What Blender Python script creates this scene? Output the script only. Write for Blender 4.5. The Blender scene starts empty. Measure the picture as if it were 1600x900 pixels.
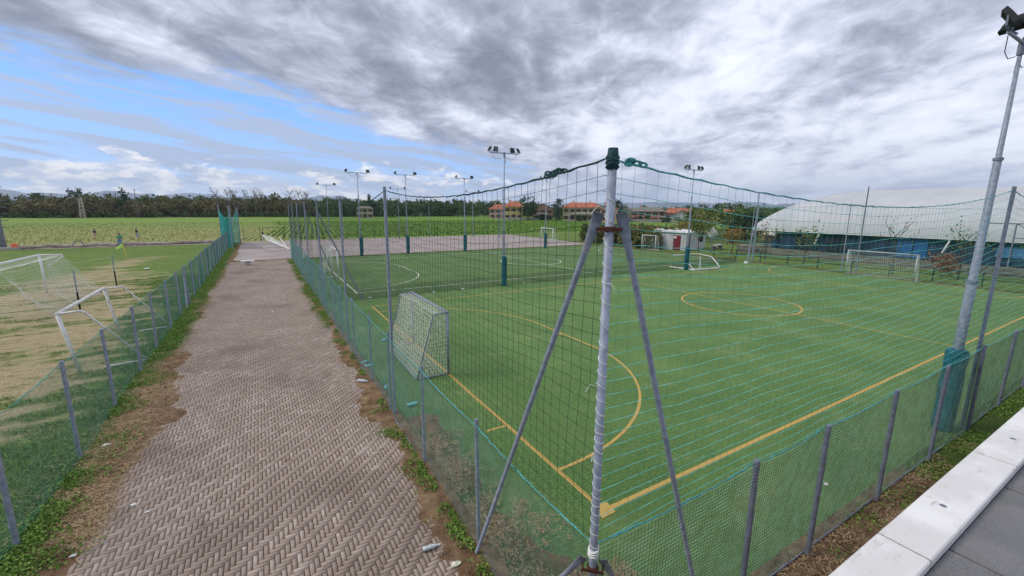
import bpy, math, random
import numpy as np
from mathutils import Vector, Matrix
R = math.radians
rnd = random.Random(7)
rs = np.random.RandomState(11)
sc = bpy.context.scene
COL = sc.collection

# ------------------------------------------------------------------ camera
YAW, PIT, ROL = 0.53146, 0.18626, 0.00726
CAM = Vector((-4.749, -4.856, 5.2005))
cd = bpy.data.cameras.new('camera'); cam = bpy.data.objects.new('camera', cd); COL.objects.link(cam)
f = Vector((math.sin(YAW)*math.cos(PIT), math.cos(YAW)*math.cos(PIT), -math.sin(PIT)))
r_ = Vector((math.cos(YAW), -math.sin(YAW), 0)); u_ = r_.cross(f)
c_, s_ = math.cos(ROL), math.sin(ROL)
rr, uu = c_*r_+s_*u_, -s_*r_+c_*u_
cam.matrix_world = Matrix(((rr.x, uu.x, -f.x, CAM.x), (rr.y, uu.y, -f.y, CAM.y), (rr.z, uu.z, -f.z, CAM.z), (0, 0, 0, 1)))
cd.sensor_width = 36; cd.lens = 14.94; cd.clip_start = 0.05; cd.clip_end = 40000
sc.camera = cam

# ------------------------------------------------------------------ light
SUN_AZ, SUN_EL = R(-62), R(40)
sd = bpy.data.lights.new('sun', 'SUN'); sun = bpy.data.objects.new('sun', sd); COL.objects.link(sun)
sd.energy = 1.6; sd.angle = R(20); sd.color = (1, .94, .84)
sv = Vector((math.sin(SUN_AZ)*math.cos(SUN_EL), math.cos(SUN_AZ)*math.cos(SUN_EL), math.sin(SUN_EL)))
sun.rotation_euler = sv.to_track_quat('Z', 'Y').to_euler()
sc.view_settings.view_transform = 'Standard'; sc.view_settings.look = 'None'
sc.view_settings.exposure = 0.70; sc.view_settings.gamma = 1; sc.view_settings.use_curve_mapping = False
sc.cycles.max_bounces = 5; sc.cycles.diffuse_bounces = 2; sc.cycles.glossy_bounces = 2; sc.cycles.transparent_max_bounces = 12; sc.cycles.volume_bounces = 0

class NT:
    """tiny helper to write node maths"""
    def __init__(s, tree): s.t = tree; s.n = tree.nodes; s.l = tree.links
    def new(s, ty, **kw):
        n = s.n.new(ty)
        for k, v in kw.items(): setattr(n, k, v)
        return n
    def put(s, sock, v):
        if isinstance(v, bpy.types.NodeSocket): s.l.new(v, sock)
        elif v is not None:
            if isinstance(v, (tuple, list)) and len(v) == 3 and sock.type == 'RGBA': v = (*v, 1)
            sock.default_value = v
    def m(s, op, a, b=None, c=None):
        n = s.new('ShaderNodeMath', operation=op)
        s.put(n.inputs[0], a)
        if b is not None: s.put(n.inputs[1], b)
        if c is not None: s.put(n.inputs[2], c)
        return n.outputs[0]
    def add(s, a, b): return s.m('ADD', a, b)
    def sub(s, a, b): return s.m('SUBTRACT', a, b)
    def mul(s, a, b): return s.m('MULTIPLY', a, b)
    def step(s, x, lo, hi, a=0.0, b=1.0):
        n = s.new('ShaderNodeMapRange', interpolation_type='SMOOTHSTEP')
        s.put(n.inputs['Value'], x); s.put(n.inputs['From Min'], lo); s.put(n.inputs['From Max'], hi)
        s.put(n.inputs['To Min'], a); s.put(n.inputs['To Max'], b)
        return n.outputs['Result']
    def mix(s, f, a, b, mode='MIX'):
        n = s.new('ShaderNodeMix', data_type='RGBA', blend_type=mode)
        s.put(n.inputs[0], f); s.put(n.inputs[6], a); s.put(n.inputs[7], b)
        return n.outputs[2]
    def vec(s, x, y, z=0.0):
        n = s.new('ShaderNodeCombineXYZ')
        for i, v in enumerate((x, y, z)): s.put(n.inputs[i], v)
        return n.outputs[0]
    def sep(s, v):
        n = s.new('ShaderNodeSeparateXYZ'); s.l.new(v, n.inputs[0]); return n.outputs
    def noise(s, v, scale, detail=4, rough=.55, dist=0.0, col=False):
        n = s.new('ShaderNodeTexNoise'); s.put(n.inputs['Vector'], v)
        n.inputs['Scale'].default_value = scale; n.inputs['Detail'].default_value = detail
        n.inputs['Roughness'].default_value = rough; n.inputs['Distortion'].default_value = dist
        return n.outputs['Color' if col else 'Fac']
    def mapv(s, v, scale=(1, 1, 1), rot=(0, 0, 0), loc=(0, 0, 0)):
        n = s.new('ShaderNodeMapping'); s.put(n.inputs['Vector'], v)
        n.inputs['Scale'].default_value = scale; n.inputs['Rotation'].default_value = rot; n.inputs['Location'].default_value = loc
        return n.outputs[0]
    def ramp(s, f, stops):
        n = s.new('ShaderNodeValToRGB'); s.put(n.inputs[0], f)
        e = n.color_ramp.elements
        while len(e) < len(stops): e.new(.5)
        for k, (p, c) in enumerate(stops): e[k].position = p; e[k].color = (*c, 1)
        return n.outputs[0]

w = bpy.data.worlds.new('World'); sc.world = w; w.use_nodes = True
w.node_tree.nodes.clear(); N = NT(w.node_tree)
sky = N.new('ShaderNodeTexSky', sky_type='NISHITA'); sky.sun_disc = False
sky.sun_elevation = SUN_EL; sky.sun_rotation = SUN_AZ; sky.air_density = 1.0; sky.dust_density = .5; sky.ozone_density = 2
D = N.new('ShaderNodeTexCoord').outputs['Generated']
dx, dy, dz = N.sep(D)
A0 = 0.5315
a = N.add(N.mul(dx, math.sin(A0)), N.mul(dy, math.cos(A0)))
b = N.sub(N.mul(dx, math.cos(A0)), N.mul(dy, math.sin(A0)))
az = N.mul(N.m('ARCTAN2', b, a), 57.29578)          # degrees right of the view of the pitches
el = N.mul(N.m('ARCSINE', dz), 57.29578)
inv = N.m('DIVIDE', 1.0, N.add(N.m('MAXIMUM', dz, 0.0), .17))
SA = R(43)                                           # the cloud streets run towards this azimuth
pu = N.mul(N.add(N.mul(dx, math.sin(SA)), N.mul(dy, math.cos(SA))), inv)
pv = N.mul(N.sub(N.mul(dx, math.cos(SA)), N.mul(dy, math.sin(SA))), inv)
P1 = N.vec(N.mul(pu, .34), pv, 0.0)
P2 = N.vec(N.mul(pu, .72), pv, 3.7)
n1 = N.noise(P1, 1.5, 9, .52, .35)
n2 = N.noise(P2, 2.9, 10, .56, .3)
n3 = N.noise(N.vec(N.mul(pu, .9), pv, 8.0), 6.0, 10, .64, .8)
# blue gap low on the left
edge = N.add(N.step(az, -34, 3, 12.6, 5.0), N.step(az, 1, 12, 0.0, -9.0))
e1 = N.add(N.sub(el, edge), N.mul(N.sub(n2, .5), 9.0))
deck = N.step(e1, -1.3, 1.8)
# shade of the deck
v = N.add(N.add(N.mul(n1, .60), N.mul(n2, .44)), N.mul(n3, .26))
v = N.add(N.mul(N.sub(v, .65), 1.30), .585)
v = N.add(v, N.step(az, 0, 28, -.030, .105))
v = N.add(v, N.mul(N.step(el, 6, 20), N.step(az, -12, -1, 0, N.m('MULTIPLY', N.step(az, 2, 14, 1, 0), -.05))))
deckc = N.ramp(v, [(.40, (.155, .17, .22)), (.49, (.225, .245, .31)), (.565, (.32, .34, .43)), (.645, (.46, .485, .585)), (.70, (.56, .585, .67)), (.80, (.66, .685, .755))])
# thin grey bands and low puffs under the deck
q = N.vec(N.mul(az, .028), N.add(N.mul(el, .34), N.mul(az, .045)), 0.0)
nb = N.noise(q, 2.2, 7, .55, .3)
band = N.mul(N.step(nb, .44, .56), N.step(el, 1.0, 3.0))
qc = N.vec(N.mul(az, .16), N.mul(el, .42), 5.0)
nc = N.noise(qc, 1.5, 9, .6, .2)
puff = N.mul(N.step(N.add(nc, N.step(el, 2.5, 6.8, .09, -.16)), .50, .60), N.step(el, -1, .6))
hz = N.step(el, 0.0, 5.5, .80, 0.0)
blue = N.mix(.80, N.mix(1.0, sky.outputs[0], (.95, .95, .95), 'MULTIPLY'), (1.35, 3.5, 8.2))
blue = N.mix(N.step(el, 2, 13, .50, .0), blue, (4.0, 5.6, 8.2))
s1 = N.mix(hz, blue, (5.4, 6.3, 7.7))
s1 = N.mix(N.mul(band, .85), s1, (3.1, 3.6, 4.7))
puffc = N.mix(N.step(N.noise(qc, 3.3, 6, .6), .42, .6), (4.5, 5.0, 6.2), (8.4, 8.0, 7.7))
s1 = N.mix(N.mul(puff, .85), s1, puffc)
dk = N.mix(1.0, deckc, (10, 10, 10), 'MULTIPLY')
dk = N.mix(N.step(el, 0, 7, .55, 0), dk, (5.6, 6.1, 7.3))
s1 = N.mix(deck, s1, dk)
bg = N.new('ShaderNodeBackground'); N.l.new(s1, bg.inputs[0]); bg.inputs[1].default_value = .1
wo = N.new('ShaderNodeOutputWorld'); N.l.new(bg.outputs[0], wo.inputs[0])

# ------------------------------------------------------------------ mesh helpers
class MB:
    def __init__(s): s.v = []; s.f = []; s.mi = []; s.cur = 0
    def _add(s, vs, fs):
        o = len(s.v); s.v.extend([tuple(x) for x in vs]); s.f.extend([tuple(i+o for i in q) for q in fs]); s.mi.extend([s.cur]*len(fs))
    def box(s, c, size, rz=0, M=None):
        x, y, z = [k/2 for k in size]
        vs = [Vector((sx*x, sy*y, sz*z)) for sz in (-1, 1) for sy in (-1, 1) for sx in (-1, 1)]
        m = Matrix.Rotation(rz, 3, 'Z') if M is None else M
        vs = [m @ q + Vector(c) for q in vs]
        s._add(vs, [(0, 2, 3, 1), (4, 5, 7, 6), (0, 1, 5, 4), (2, 6, 7, 3), (0, 4, 6, 2), (1, 3, 7, 5)])
    def tube(s, pts, rad, n=8, cap=True, flat=None):
        pts = [Vector(q) for q in pts]; k = len(pts)
        if not hasattr(rad, '__len__'): rad = [rad]*k
        up = Vector((0, 0, 1)); vs = []; prev = None
        for i in range(k):
            t = (pts[min(i+1, k-1)]-pts[max(i-1, 0)])
            t = t.normalized() if t.length > 1e-9 else up
            a1 = t.cross(up) if abs(t.z) < .95 else t.cross(Vector((0, 1, 0)))
            if prev is not None:
                a1 = prev - t*prev.dot(t)
            a1.normalize(); prev = a1; b1 = t.cross(a1)
            for j in range(n):
                th = 2*math.pi*j/n
                vs.append(pts[i]+(a1*math.cos(th)+b1*math.sin(th))*rad[i])
        fs = [(i*n+j, i*n+(j+1) % n, (i+1)*n+(j+1) % n, (i+1)*n+j) for i in range(k-1) for j in range(n)]
        if cap: fs += [tuple(range(n-1, -1, -1)), tuple((k-1)*n+j for j in range(n))]
        s._add(vs, fs)
    def quad(s, a, b, c, d): s._add([a, b, c, d], [(0, 1, 2, 3)])
    def poly(s, vs): s._add(vs, [tuple(range(len(vs)))])
    def lathe(s, c, prof, n=16):
        vs = [(c[0]+r*math.cos(2*math.pi*j/n), c[1]+r*math.sin(2*math.pi*j/n), c[2]+z) for r, z in prof for j in range(n)]
        k = len(prof)
        fs = [(i*n+j, i*n+(j+1) % n, (i+1)*n+(j+1) % n, (i+1)*n+j) for i in range(k-1) for j in range(n)]
        fs += [tuple(range(n-1, -1, -1)), tuple((k-1)*n+j for j in range(n))]
        s._add(vs, fs)
    def build(s, name, mats, parent=None, smooth=False):
        me = bpy.data.meshes.new(name); me.from_pydata(s.v, [], s.f)
        if not isinstance(mats, (list, tuple)): mats = [mats]
        for m in mats: me.materials.append(m)
        if len(mats) > 1: me.polygons.foreach_set('material_index', s.mi)
        if smooth: me.polygons.foreach_set('use_smooth', [True]*len(me.polygons))
        me.update()
        o = bpy.data.objects.new(name, me); COL.objects.link(o)
        if parent is not None:
            o.parent = parent; L = parent.location.copy()
            q = parent
            while q.parent: q = q.parent; L += q.location
            if not getattr(s, 'local', False) and L.length > 0: me.transform(Matrix.Translation(-L))
        return o

def npmesh(name, V, F, mats, parent=None, smooth=False, mi=None):
    """V (n,3), F (m,k) numpy"""
    me = bpy.data.meshes.new(name); n, k = F.shape
    me.vertices.add(len(V)); me.vertices.foreach_set('co', np.asarray(V, np.float32).ravel())
    me.loops.add(n*k); me.loops.foreach_set('vertex_index', F.astype(np.int32).ravel())
    me.polygons.add(n); me.polygons.foreach_set('loop_start', np.arange(0, n*k, k, dtype=np.int32))
    me.polygons.foreach_set('loop_total', np.full(n, k, np.int32))
    if not isinstance(mats, (list, tuple)): mats = [mats]
    for m in mats: me.materials.append(m)
    if mi is not None: me.polygons.foreach_set('material_index', mi.astype(np.int32))
    if smooth: me.polygons.foreach_set('use_smooth', np.ones(n, bool))
    me.update(calc_edges=True); me.validate()
    o = bpy.data.objects.new(name, me); COL.objects.link(o)
    if parent is not None: o.parent = parent
    return o

def tag(o, label=None, cat=None, group=None, kind=None):
    if label: o['label'] = label
    if cat: o['category'] = cat
    if group: o['group'] = group
    if kind: o['kind'] = kind
    return o
def empty(name, loc=(0, 0, 0), rz=0):
    o = bpy.data.objects.new(name, None); COL.objects.link(o); o.location = loc; o.rotation_euler = (0, 0, rz); o.empty_display_size = .3
    return o
def copy_tree(o, parent=None):
    c = o.copy(); COL.objects.link(c); c.parent = parent
    for ch in list(o.children): copy_tree(ch, c)
    return c

def vnoise(x, y, seed=0):
    x = np.asarray(x, float); y = np.asarray(y, float)
    xi = np.floor(x).astype(np.int64); yi = np.floor(y).astype(np.int64); fx = x-xi; fy = y-yi
    fx = fx*fx*(3-2*fx); fy = fy*fy*(3-2*fy)
    def h(a, b):
        q = (a*374761393+b*668265263+seed*974711) & 0xffffffff
        q = ((q ^ (q >> 13))*1274126177) & 0xffffffff
        return ((q ^ (q >> 16)) & 0xffff)/65535.
    return (h(xi, yi)*(1-fx)+h(xi+1, yi)*fx)*(1-fy)+(h(xi, yi+1)*(1-fx)+h(xi+1, yi+1)*fx)*fy
def fbm(x, y, seed=0, o=4):
    r = 0; a = .5; t = 0
    for k in range(o): r = r+a*vnoise(x*2**k, y*2**k, seed+k*17); t += a; a *= .55
    return r/t

# ------------------------------------------------------------------ materials
MATS = {}
def mat(name, fn, rough=.7, spec=.3, metal=0.0):
    if name in MATS: return MATS[name]
    m = bpy.data.materials.new(name); m.use_nodes = True; m.node_tree.nodes.clear(); n = NT(m.node_tree)
    b = n.new('ShaderNodeBsdfPrincipled'); o = n.new('ShaderNodeOutputMaterial'); n.l.new(b.outputs[0], o.inputs[0])
    b.inputs['Roughness'].default_value = rough; b.inputs['Specular IOR Level'].default_value = spec; b.inputs['Metallic'].default_value = metal
    n.b = b; n.obj = n.new('ShaderNodeTexCoord').outputs['Object']; n.pos = n.new('ShaderNodeNewGeometry').outputs['Position']
    n.island = n.n[-1].outputs['Random Per Island']
    c = fn(n); n.put(b.inputs['Base Color'], c)
    MATS[name] = m; return m
def bump(n, h, strength=.5, dist=.02):
    q = n.new('ShaderNodeBump'); q.inputs['Strength'].default_value = strength; q.inputs['Distance'].default_value = dist
    n.l.new(h, q.inputs['Height']); n.l.new(q.outputs[0], n.b.inputs['Normal'])
def plain(name, c, var=.25, scale=6, rough=.6, metal=0., spec=.3, dirt=None, dirtamt=.5):
    def fn(n):
        nn = n.noise(n.pos, scale, 6, .6)
        col = n.mix(n.step(nn, .3, .7), tuple(k*(1-var) for k in c), tuple(min(1, k*(1+var)) for k in c))
        if dirt:
            d = n.noise(n.pos, scale*.6, 8, .7)
            col = n.mix(n.mul(n.step(d, .52, .68), dirtamt), col, dirt)
        return col
    return mat(name, fn, rough, spec, metal)
galv = plain('galvanised_metal', (.235, .27, .345), .22, 14, .5, .08, .4, (.30, .20, .14), .25)
galvd = plain('galvanised_dark', (.165, .185, .25), .22, 10, .55, .05, .4, (.16, .10, .07), .3)
whitem = plain('white_enamel', (.72, .73, .72), .08, 9, .45, 0, .4, (.30, .16, .09), .45)
whiter = plain('white_enamel_rusty', (.66, .66, .63), .1, 12, .55, 0, .4, (.22, .09, .05), .75)
rust = plain('rust_iron', (.065, .020, .015), .45, 40, .8)
black = plain('black_housing', (.012, .013, .015), .3, 20, .45)
cable = plain('cable_black', (.02, .02, .022), .2, 20, .6)
cordw = plain('white_cord', (.68, .69, .66), .12, 60, .8)
tealt = plain('teal_rope', (.07, .30, .31), .5, 40, .8)
tealdark = plain('dark_green_rope', (.012, .05, .055), .5, 40, .8)
netturq = plain('turquoise_net', (.12, .52, .47), .35, 9, .7)
netdark = plain('dark_green_net', (.014, .045, .035), .4, 9, .8)
netmid = plain('green_net', (.04, .24, .20), .4, 7, .8)
fineg = plain('fine_green_net', (.12, .25, .235), .35, 5, .8)
finet = plain('fine_teal_net', (.08, .30, .24), .35, 5, .8)
netblue = plain('teal_screen_net', (.02, .30, .28), .3, 2, .8)
netw = plain('white_goal_net', (.74, .77, .70), .2, 12, .85)
padm = plain('teal_pad', (.010, .105, .135), .35, 3, .6, 0, .3, (.02, .05, .06), .6)
concrete = plain('concrete', (.36, .34, .31), .2, 8, .9, 0, .2, (.2, .18, .15), .5)
orange = plain('orange_plastic', (.75, .16, .07), .2, 8, .5)

def f_brick(n):
    c = n.ramp(n.island, [(0, (.275, .212, .172)), (.35, (.315, .25, .206)), (.7, (.35, .282, .235)), (1, (.44, .365, .31))])
    d = n.noise(n.pos, .55, 7, .62)
    c = n.mix(n.step(d, .42, .64, 0, .75), c, (.265, .207, .165))
    g = n.noise(n.pos, 60, 5, .7)
    c = n.mix(n.step(g, .35, .75, .0, .45), c, (.34, .29, .255))
    w2 = n.noise(n.pos, .28, 6, .65); c = n.mix(n.step(w2, .5, .66, 0, .45), c, (.15, .115, .095))
    s = n.noise(n.mapv(n.pos, (1, .35, 1)), 2.3, 6, .7)
    c = n.mix(n.step(s, .60, .74, 0, .5), c, (.115, .088, .070))
    bump(n, g, .5, .004); return c
brickm = mat('paving_brick', f_brick, .88, .2)
def f_joint(n):
    g = n.noise(n.pos, 9, 6, .7)
    return n.mix(n.step(g, .4, .65), (.10, .076, .060), (.19, .15, .12))
jointm = mat('paving_joint', f_joint, .95, .1)
def f_asph(n):
    g = n.noise(n.pos, 25, 6, .7); l = n.noise(n.pos, .22, 6, .6)
    c = n.mix(n.step(l, .35, .65), (.31, .262, .245), (.42, .365, .34))
    c = n.mix(n.step(g, .3, .7, 0, .5), c, (.17, .145, .13))
    l2 = n.noise(n.mapv(n.pos, (.3, 2, 1)), .5, 6, .6)
    c = n.mix(n.step(l2, .62, .72, 0, .45), c, (.13, .14, .08))
    bump(n, g, .4, .01); return c
asph = mat('grey_paving', f_asph, .9, .2)
def f_turf(k, dark, name):
    def fn(n):
        g = n.noise(n.mapv(n.pos, (.65, 1.4, 1), (0, 0, .25)), 15, 8, .9); g2 = n.noise(n.mapv(n.pos, (.6, 2.4, 1), (0, 0, .5)), 5, 7, .8); l = n.noise(n.pos, .35, 5, .6)
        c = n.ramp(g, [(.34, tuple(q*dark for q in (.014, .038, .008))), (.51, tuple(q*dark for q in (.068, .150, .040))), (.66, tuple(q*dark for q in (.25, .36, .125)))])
        c = n.mix(n.step(g2, .40, .66, 0, .5), c, tuple(q*dark for q in (.050, .098, .024)))
        c = n.mix(n.step(l, .35, .68, 0, .55), c, tuple(q*dark for q in (.118, .202, .062)))
        st = n.noise(n.mapv(n.pos, (.25, 1.2, 1)), .9, 4, .6)
        c = n.mix(n.step(st, .55, .7, 0, .3), c, tuple(q*dark for q in (.060, .112, .032)))
        px_, py_, pz_ = n.sep(n.pos)
        roll = n.step(n.m('SINE', n.mul(px_, 1.571)), -.25, .25)
        c = n.mix(n.mul(roll, .16), c, tuple(q*dark for q in (.045, .10, .022)))
        sd_ = n.step(n.noise(n.mapv(n.pos, (.7, 1, 1), (0, 0, .4)), .7, 8, .8), .50, .72, 0, .42)
        c = n.mix(sd_, c, tuple(q*dark for q in (.25, .27, .12)))
        s = n.step(n.noise(n.pos, 70, 3, .7), .72, .80, 0, .6)
        c = n.mix(s, c, tuple(q*dark for q in (.42, .42, .28)))
        n.put(n.b.inputs['Sheen Weight'], .12); n.put(n.b.inputs['Sheen Tint'], (.75, .9, .55, 1))
        bump(n, n.add(g, g2), .9, .02); return c
    return mat(name, fn, .95, .1)
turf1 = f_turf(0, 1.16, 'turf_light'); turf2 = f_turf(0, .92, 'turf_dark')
def worn(name, c1, c2, edge=.5):
    def fn(n):
        g = n.noise(n.pos, 30, 6, .75)
        return n.mix(n.step(g, .50, .72), c1, c2)
    return mat(name, fn, .9, .1)
yl = worn('line_ochre', (.50, .335, .105), (.22, .22, .07))
wl = worn('line_white', (.58, .60, .52), (.20, .26, .13))
def f_dirt(n):
    g = n.noise(n.pos, 3.2, 8, .68); h = n.noise(n.mapv(n.pos, (1.6, .7, 1)), 26, 6, .75); m = n.noise(n.pos, 1.1, 6, .65)
    c = n.ramp(g, [(.32, (.065, .036, .022)), (.48, (.155, .090, .052)), (.62, (.27, .18, .105)), (.75, (.40, .30, .175))])
    c = n.mix(n.step(h, .42, .66, 0, .65), c, (.30, .205, .12))
    at = n.new('ShaderNodeAttribute', attribute_name='green').outputs['Fac']
    gm = n.mul(n.step(n.add(m, at), .86, 1.06), .95)
    gc = n.mix(n.step(h, .35, .65), (.035, .075, .016), (.11, .17, .04))
    c = n.mix(gm, c, gc)
    bump(n, n.add(g, h), 1, .04); return c
dirtm = mat('dirt_verge', f_dirt, .95, .1)
def f_grass(n):
    g = n.noise(n.mapv(n.pos, (1, .55, 1)), 22, 6, .75); l = n.noise(n.mapv(n.pos, (.4, 1, 1)), .6, 6, .6)
    at = n.new('ShaderNodeAttribute', attribute_name='wear').outputs['Fac']
    c = n.ramp(g, [(.36, (.040, .085, .014)), (.51, (.135, .215, .045)), (.66, (.30, .37, .11))])
    c = n.mix(n.step(l, .35, .65, 0, .5), c, (.15, .20, .05))
    g5 = n.noise(n.mapv(n.pos, (.5, 1.3, 1)), 2.6, 8, .82); c = n.mix(n.step(g5, .42, .56, .70, 0), c, (.050, .105, .018))
    g6 = n.noise(n.mapv(n.pos, (.4, 2.0, 1), (0, 0, .2)), 1.8, 8, .82); c = n.mix(n.step(g6, .53, .64, 0, .6), c, (.33, .30, .14))
    tan = n.ramp(g, [(.32, (.21, .16, .085)), (.55, (.42, .335, .215)), (.72, (.58, .49, .34))])
    tan = n.mix(n.step(g5, .38, .52, .70, 0), tan, (.11, .135, .045))
    c = n.mix(at, c, tan)
    bump(n, g, .8, .04); return c
grassm = mat('field_grass', f_grass, .95, .1)
def f_land(n):
    l = n.noise(n.pos, .02, 6, .6); g = n.noise(n.pos, 1.2, 6, .7)
    c = n.mix(n.step(l, .4, .6), (.05, .10, .028), (.12, .14, .05))
    return n.mix(n.step(g, .3, .7, 0, .4), c, (.035, .06, .02))
landm = mat('open_land', f_land, .95, .1)
ROWA = R(5.5)
def f_crop(n):
    x, y, z = n.sep(n.pos)
    u = n.sub(n.mul(x, math.cos(ROWA)), n.mul(y, math.sin(ROWA)))
    wv = n.m('SINE', n.mul(u, 2*math.pi/.9))
    wob = n.noise(n.pos, 3.6, 7, .75); big = n.noise(n.mapv(n.pos, (.5, 1, 1)), .05, 5, .6)
    fade = n.step(y, 75, 150, 1, .25)
    at = n.step(n.add(x, n.mul(n.sub(big, .5), 60)), -12, 18)             # greener to the right
    at2 = n.step(y, 85, 190)
    gr = n.m('MAXIMUM', at, n.mul(at2, .75))
    c = n.mix(n.step(wob, .4, .62), (.18, .24, .06), (.33, .33, .13))
    c2 = n.mix(n.step(wob, .35, .62), (.08, .175, .024), (.18, .31, .05))
    c = n.mix(gr, c, c2)
    soil = n.mix(gr, (.34, .27, .15), (.16, .16, .065))
    c = n.mix(n.mul(n.step(n.add(wv, n.mul(n.sub(wob, .5), 2.5)), .1, .9), n.mul(fade, .75)), c, soil)
    bump(n, wob, .6, .15); return c
cropm = mat('crop_field', f_crop, .95, .1)
def f_leaf(stops, name):
    def fn(n):
        n.put(n.b.inputs['Subsurface Weight'], 0.0)
        return n.ramp(n.island, stops)
    return mat(name, fn, .75, .25)
wooda = f_leaf([(0, (.055, .072, .022)), (.4, (.105, .125, .038)), (.7, (.16, .15, .055)), (1, (.23, .17, .07))], 'leaf_autumn_wood')
woodg = f_leaf([(0, (.035, .065, .018)), (.5, (.068, .115, .032)), (1, (.12, .175, .05))], 'leaf_green_wood')
woodb = f_leaf([(0, (.085, .08, .035)), (.5, (.16, .135, .06)), (1, (.26, .20, .10))], 'leaf_brown_wood')
leafy = f_leaf([(0, (.05, .10, .02)), (.5, (.12, .17, .035)), (1, (.26, .24, .06))], 'leaf_yellow_green')
leafo = f_leaf([(0, (.13, .10, .03)), (.5, (.26, .16, .05)), (1, (.33, .25, .07))], 'leaf_orange')
leafr = f_leaf([(0, (.12, .04, .022)), (.5, (.22, .085, .045)), (1, (.34, .16, .08))], 'leaf_rust')
leafd = f_leaf([(0, (.010, .028, .014)), (.5, (.022, .048, .022)), (1, (.045, .075, .030))], 'leaf_conifer')
grassb = f_leaf([(0, (.055, .12, .02)), (.55, (.13, .22, .045)), (.85, (.22, .30, .08)), (1, (.40, .35, .18))], 'grass_blade')
weedm = f_leaf([(0, (.06, .13, .016)), (.6, (.13, .24, .034)), (1, (.22, .34, .07))], 'weed_leaf')
strawm = f_leaf([(0, (.19, .11, .055)), (.5, (.36, .24, .13)), (1, (.52, .40, .24))], 'straw')
cropl = f_leaf([(0, (.07, .16, .02)), (.6, (.15, .28, .04)), (1, (.27, .37, .08))], 'crop_leaf')
cropy = f_leaf([(0, (.14, .20, .045)), (.6, (.25, .28, .085)), (1, (.40, .37, .16))], 'crop_stubble')
bark = plain('bark', (.075, .058, .045), .35, 12, .9)
barkg = plain('bark_grey', (.17, .15, .13), .3, 12, .9)

# ------------------------------------------------------------------ setting: ground
def sheet(name, x0, x1, y0, y1, z, m, th=None):
    b = MB(); b.quad((x0, y0, z), (x1, y0, z), (x1, y1, z), (x0, y1, z)); o = b.build(name, m); tag(o, kind='structure'); return o
sheet('ground', -7000, 7000, -7000, 7000, -.06, landm)
sheet('crop_field', -140, 140, 69.6, 243, -.03, cropm)
sheet('paved_yard', -7.3, 37.6, 43.2, 68.9, .012, asph)
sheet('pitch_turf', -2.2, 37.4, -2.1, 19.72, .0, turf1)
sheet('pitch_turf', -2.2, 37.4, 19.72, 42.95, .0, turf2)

# far ends of the yard: weed strip between turf and yard
def heightgrid(name, x0, x1, y0, y1, dx_, dy_, hf, m, attr=None, af=None, kind='structure'):
    xs = np.arange(x0, x1+1e-6, dx_); ys = np.arange(y0, y1+1e-6, dy_)
    X, Y = np.meshgrid(xs, ys); Z = hf(X, Y); nx, ny = len(xs), len(ys)
    V = np.stack([X.ravel(), Y.ravel(), Z.ravel()], 1)
    i = np.arange(nx-1)[None, :]+np.arange(ny-1)[:, None]*nx; i = i.ravel()
    F = np.stack([i, i+1, i+1+nx, i+nx], 1)
    o = npmesh(name, V, F, m, smooth=True)
    if attr:
        a = o.data.attributes.new(attr, 'FLOAT', 'POINT'); a.data.foreach_set('value', np.clip(af(X, Y), 0, 1).ravel().astype(np.float32))
    tag(o, kind=kind); return o

def wear(X, Y):
    n = fbm(X*.22, Y*.5, 3, 5)
    st = fbm((X*.25+Y*.12), (Y*1.7-X*.25), 9, 5)          # mowing and dragging left long streaks
    fine = fbm(X*2.2, Y*2.2, 19, 3)
    w = np.exp(-(((X+15.0)/6.0)**2+((Y-26)/17)**2)**1.4)*.50
    w += np.exp(-(((X+11.5)/2.6)**2+((Y-13)/9)**2))*.34
    w += np.exp(-(((X+13)/3.5)**2+((Y-6)/6)**2))*.16
    w += np.exp(-(((X+15.8-.06*(Y-40))/1.6)**2))*np.exp(-((Y-46)/9)**2)*.42
    return np.clip((n*.45+st*.95+fine*.35+w-1.13)*3.4, 0, .92)
heightgrid('grass_field', -48, -8.42, -6, 67.5, .16, .16, lambda X, Y: .0+.05*fbm(X*.6, Y*.6, 4)-.02, grassm, 'wear', wear)
sheet('grass_strip', 37.4, 47, -20, 43.2, -.012, grassm)
sheet('grass_strip', 38.0, 56.8, 20, 70, -.02, grassm)
# gravelly strip of rubble along the edge of the crop field
def f_grav(n):
    g = n.noise(n.mapv(n.pos, (.6, 1, 1)), 2.2, 8, .7)
    return n.ramp(g, [(.32, (.17, .15, .10)), (.45, (.32, .27, .22)), (.6, (.47, .41, .36)), (.75, (.60, .55, .50))])
grav = mat('rubble_ground', f_grav, .95, .1)
heightgrid('rubble_strip', -60, -8.6, 66.6, 72.5, .35, .2, lambda X, Y: .02+.20*np.exp(-((Y-69.3-.6*np.sin(X*.2))/1.3)**2)*(.35+fbm(X*.8, Y*1.2, 21)), grav)

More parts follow.
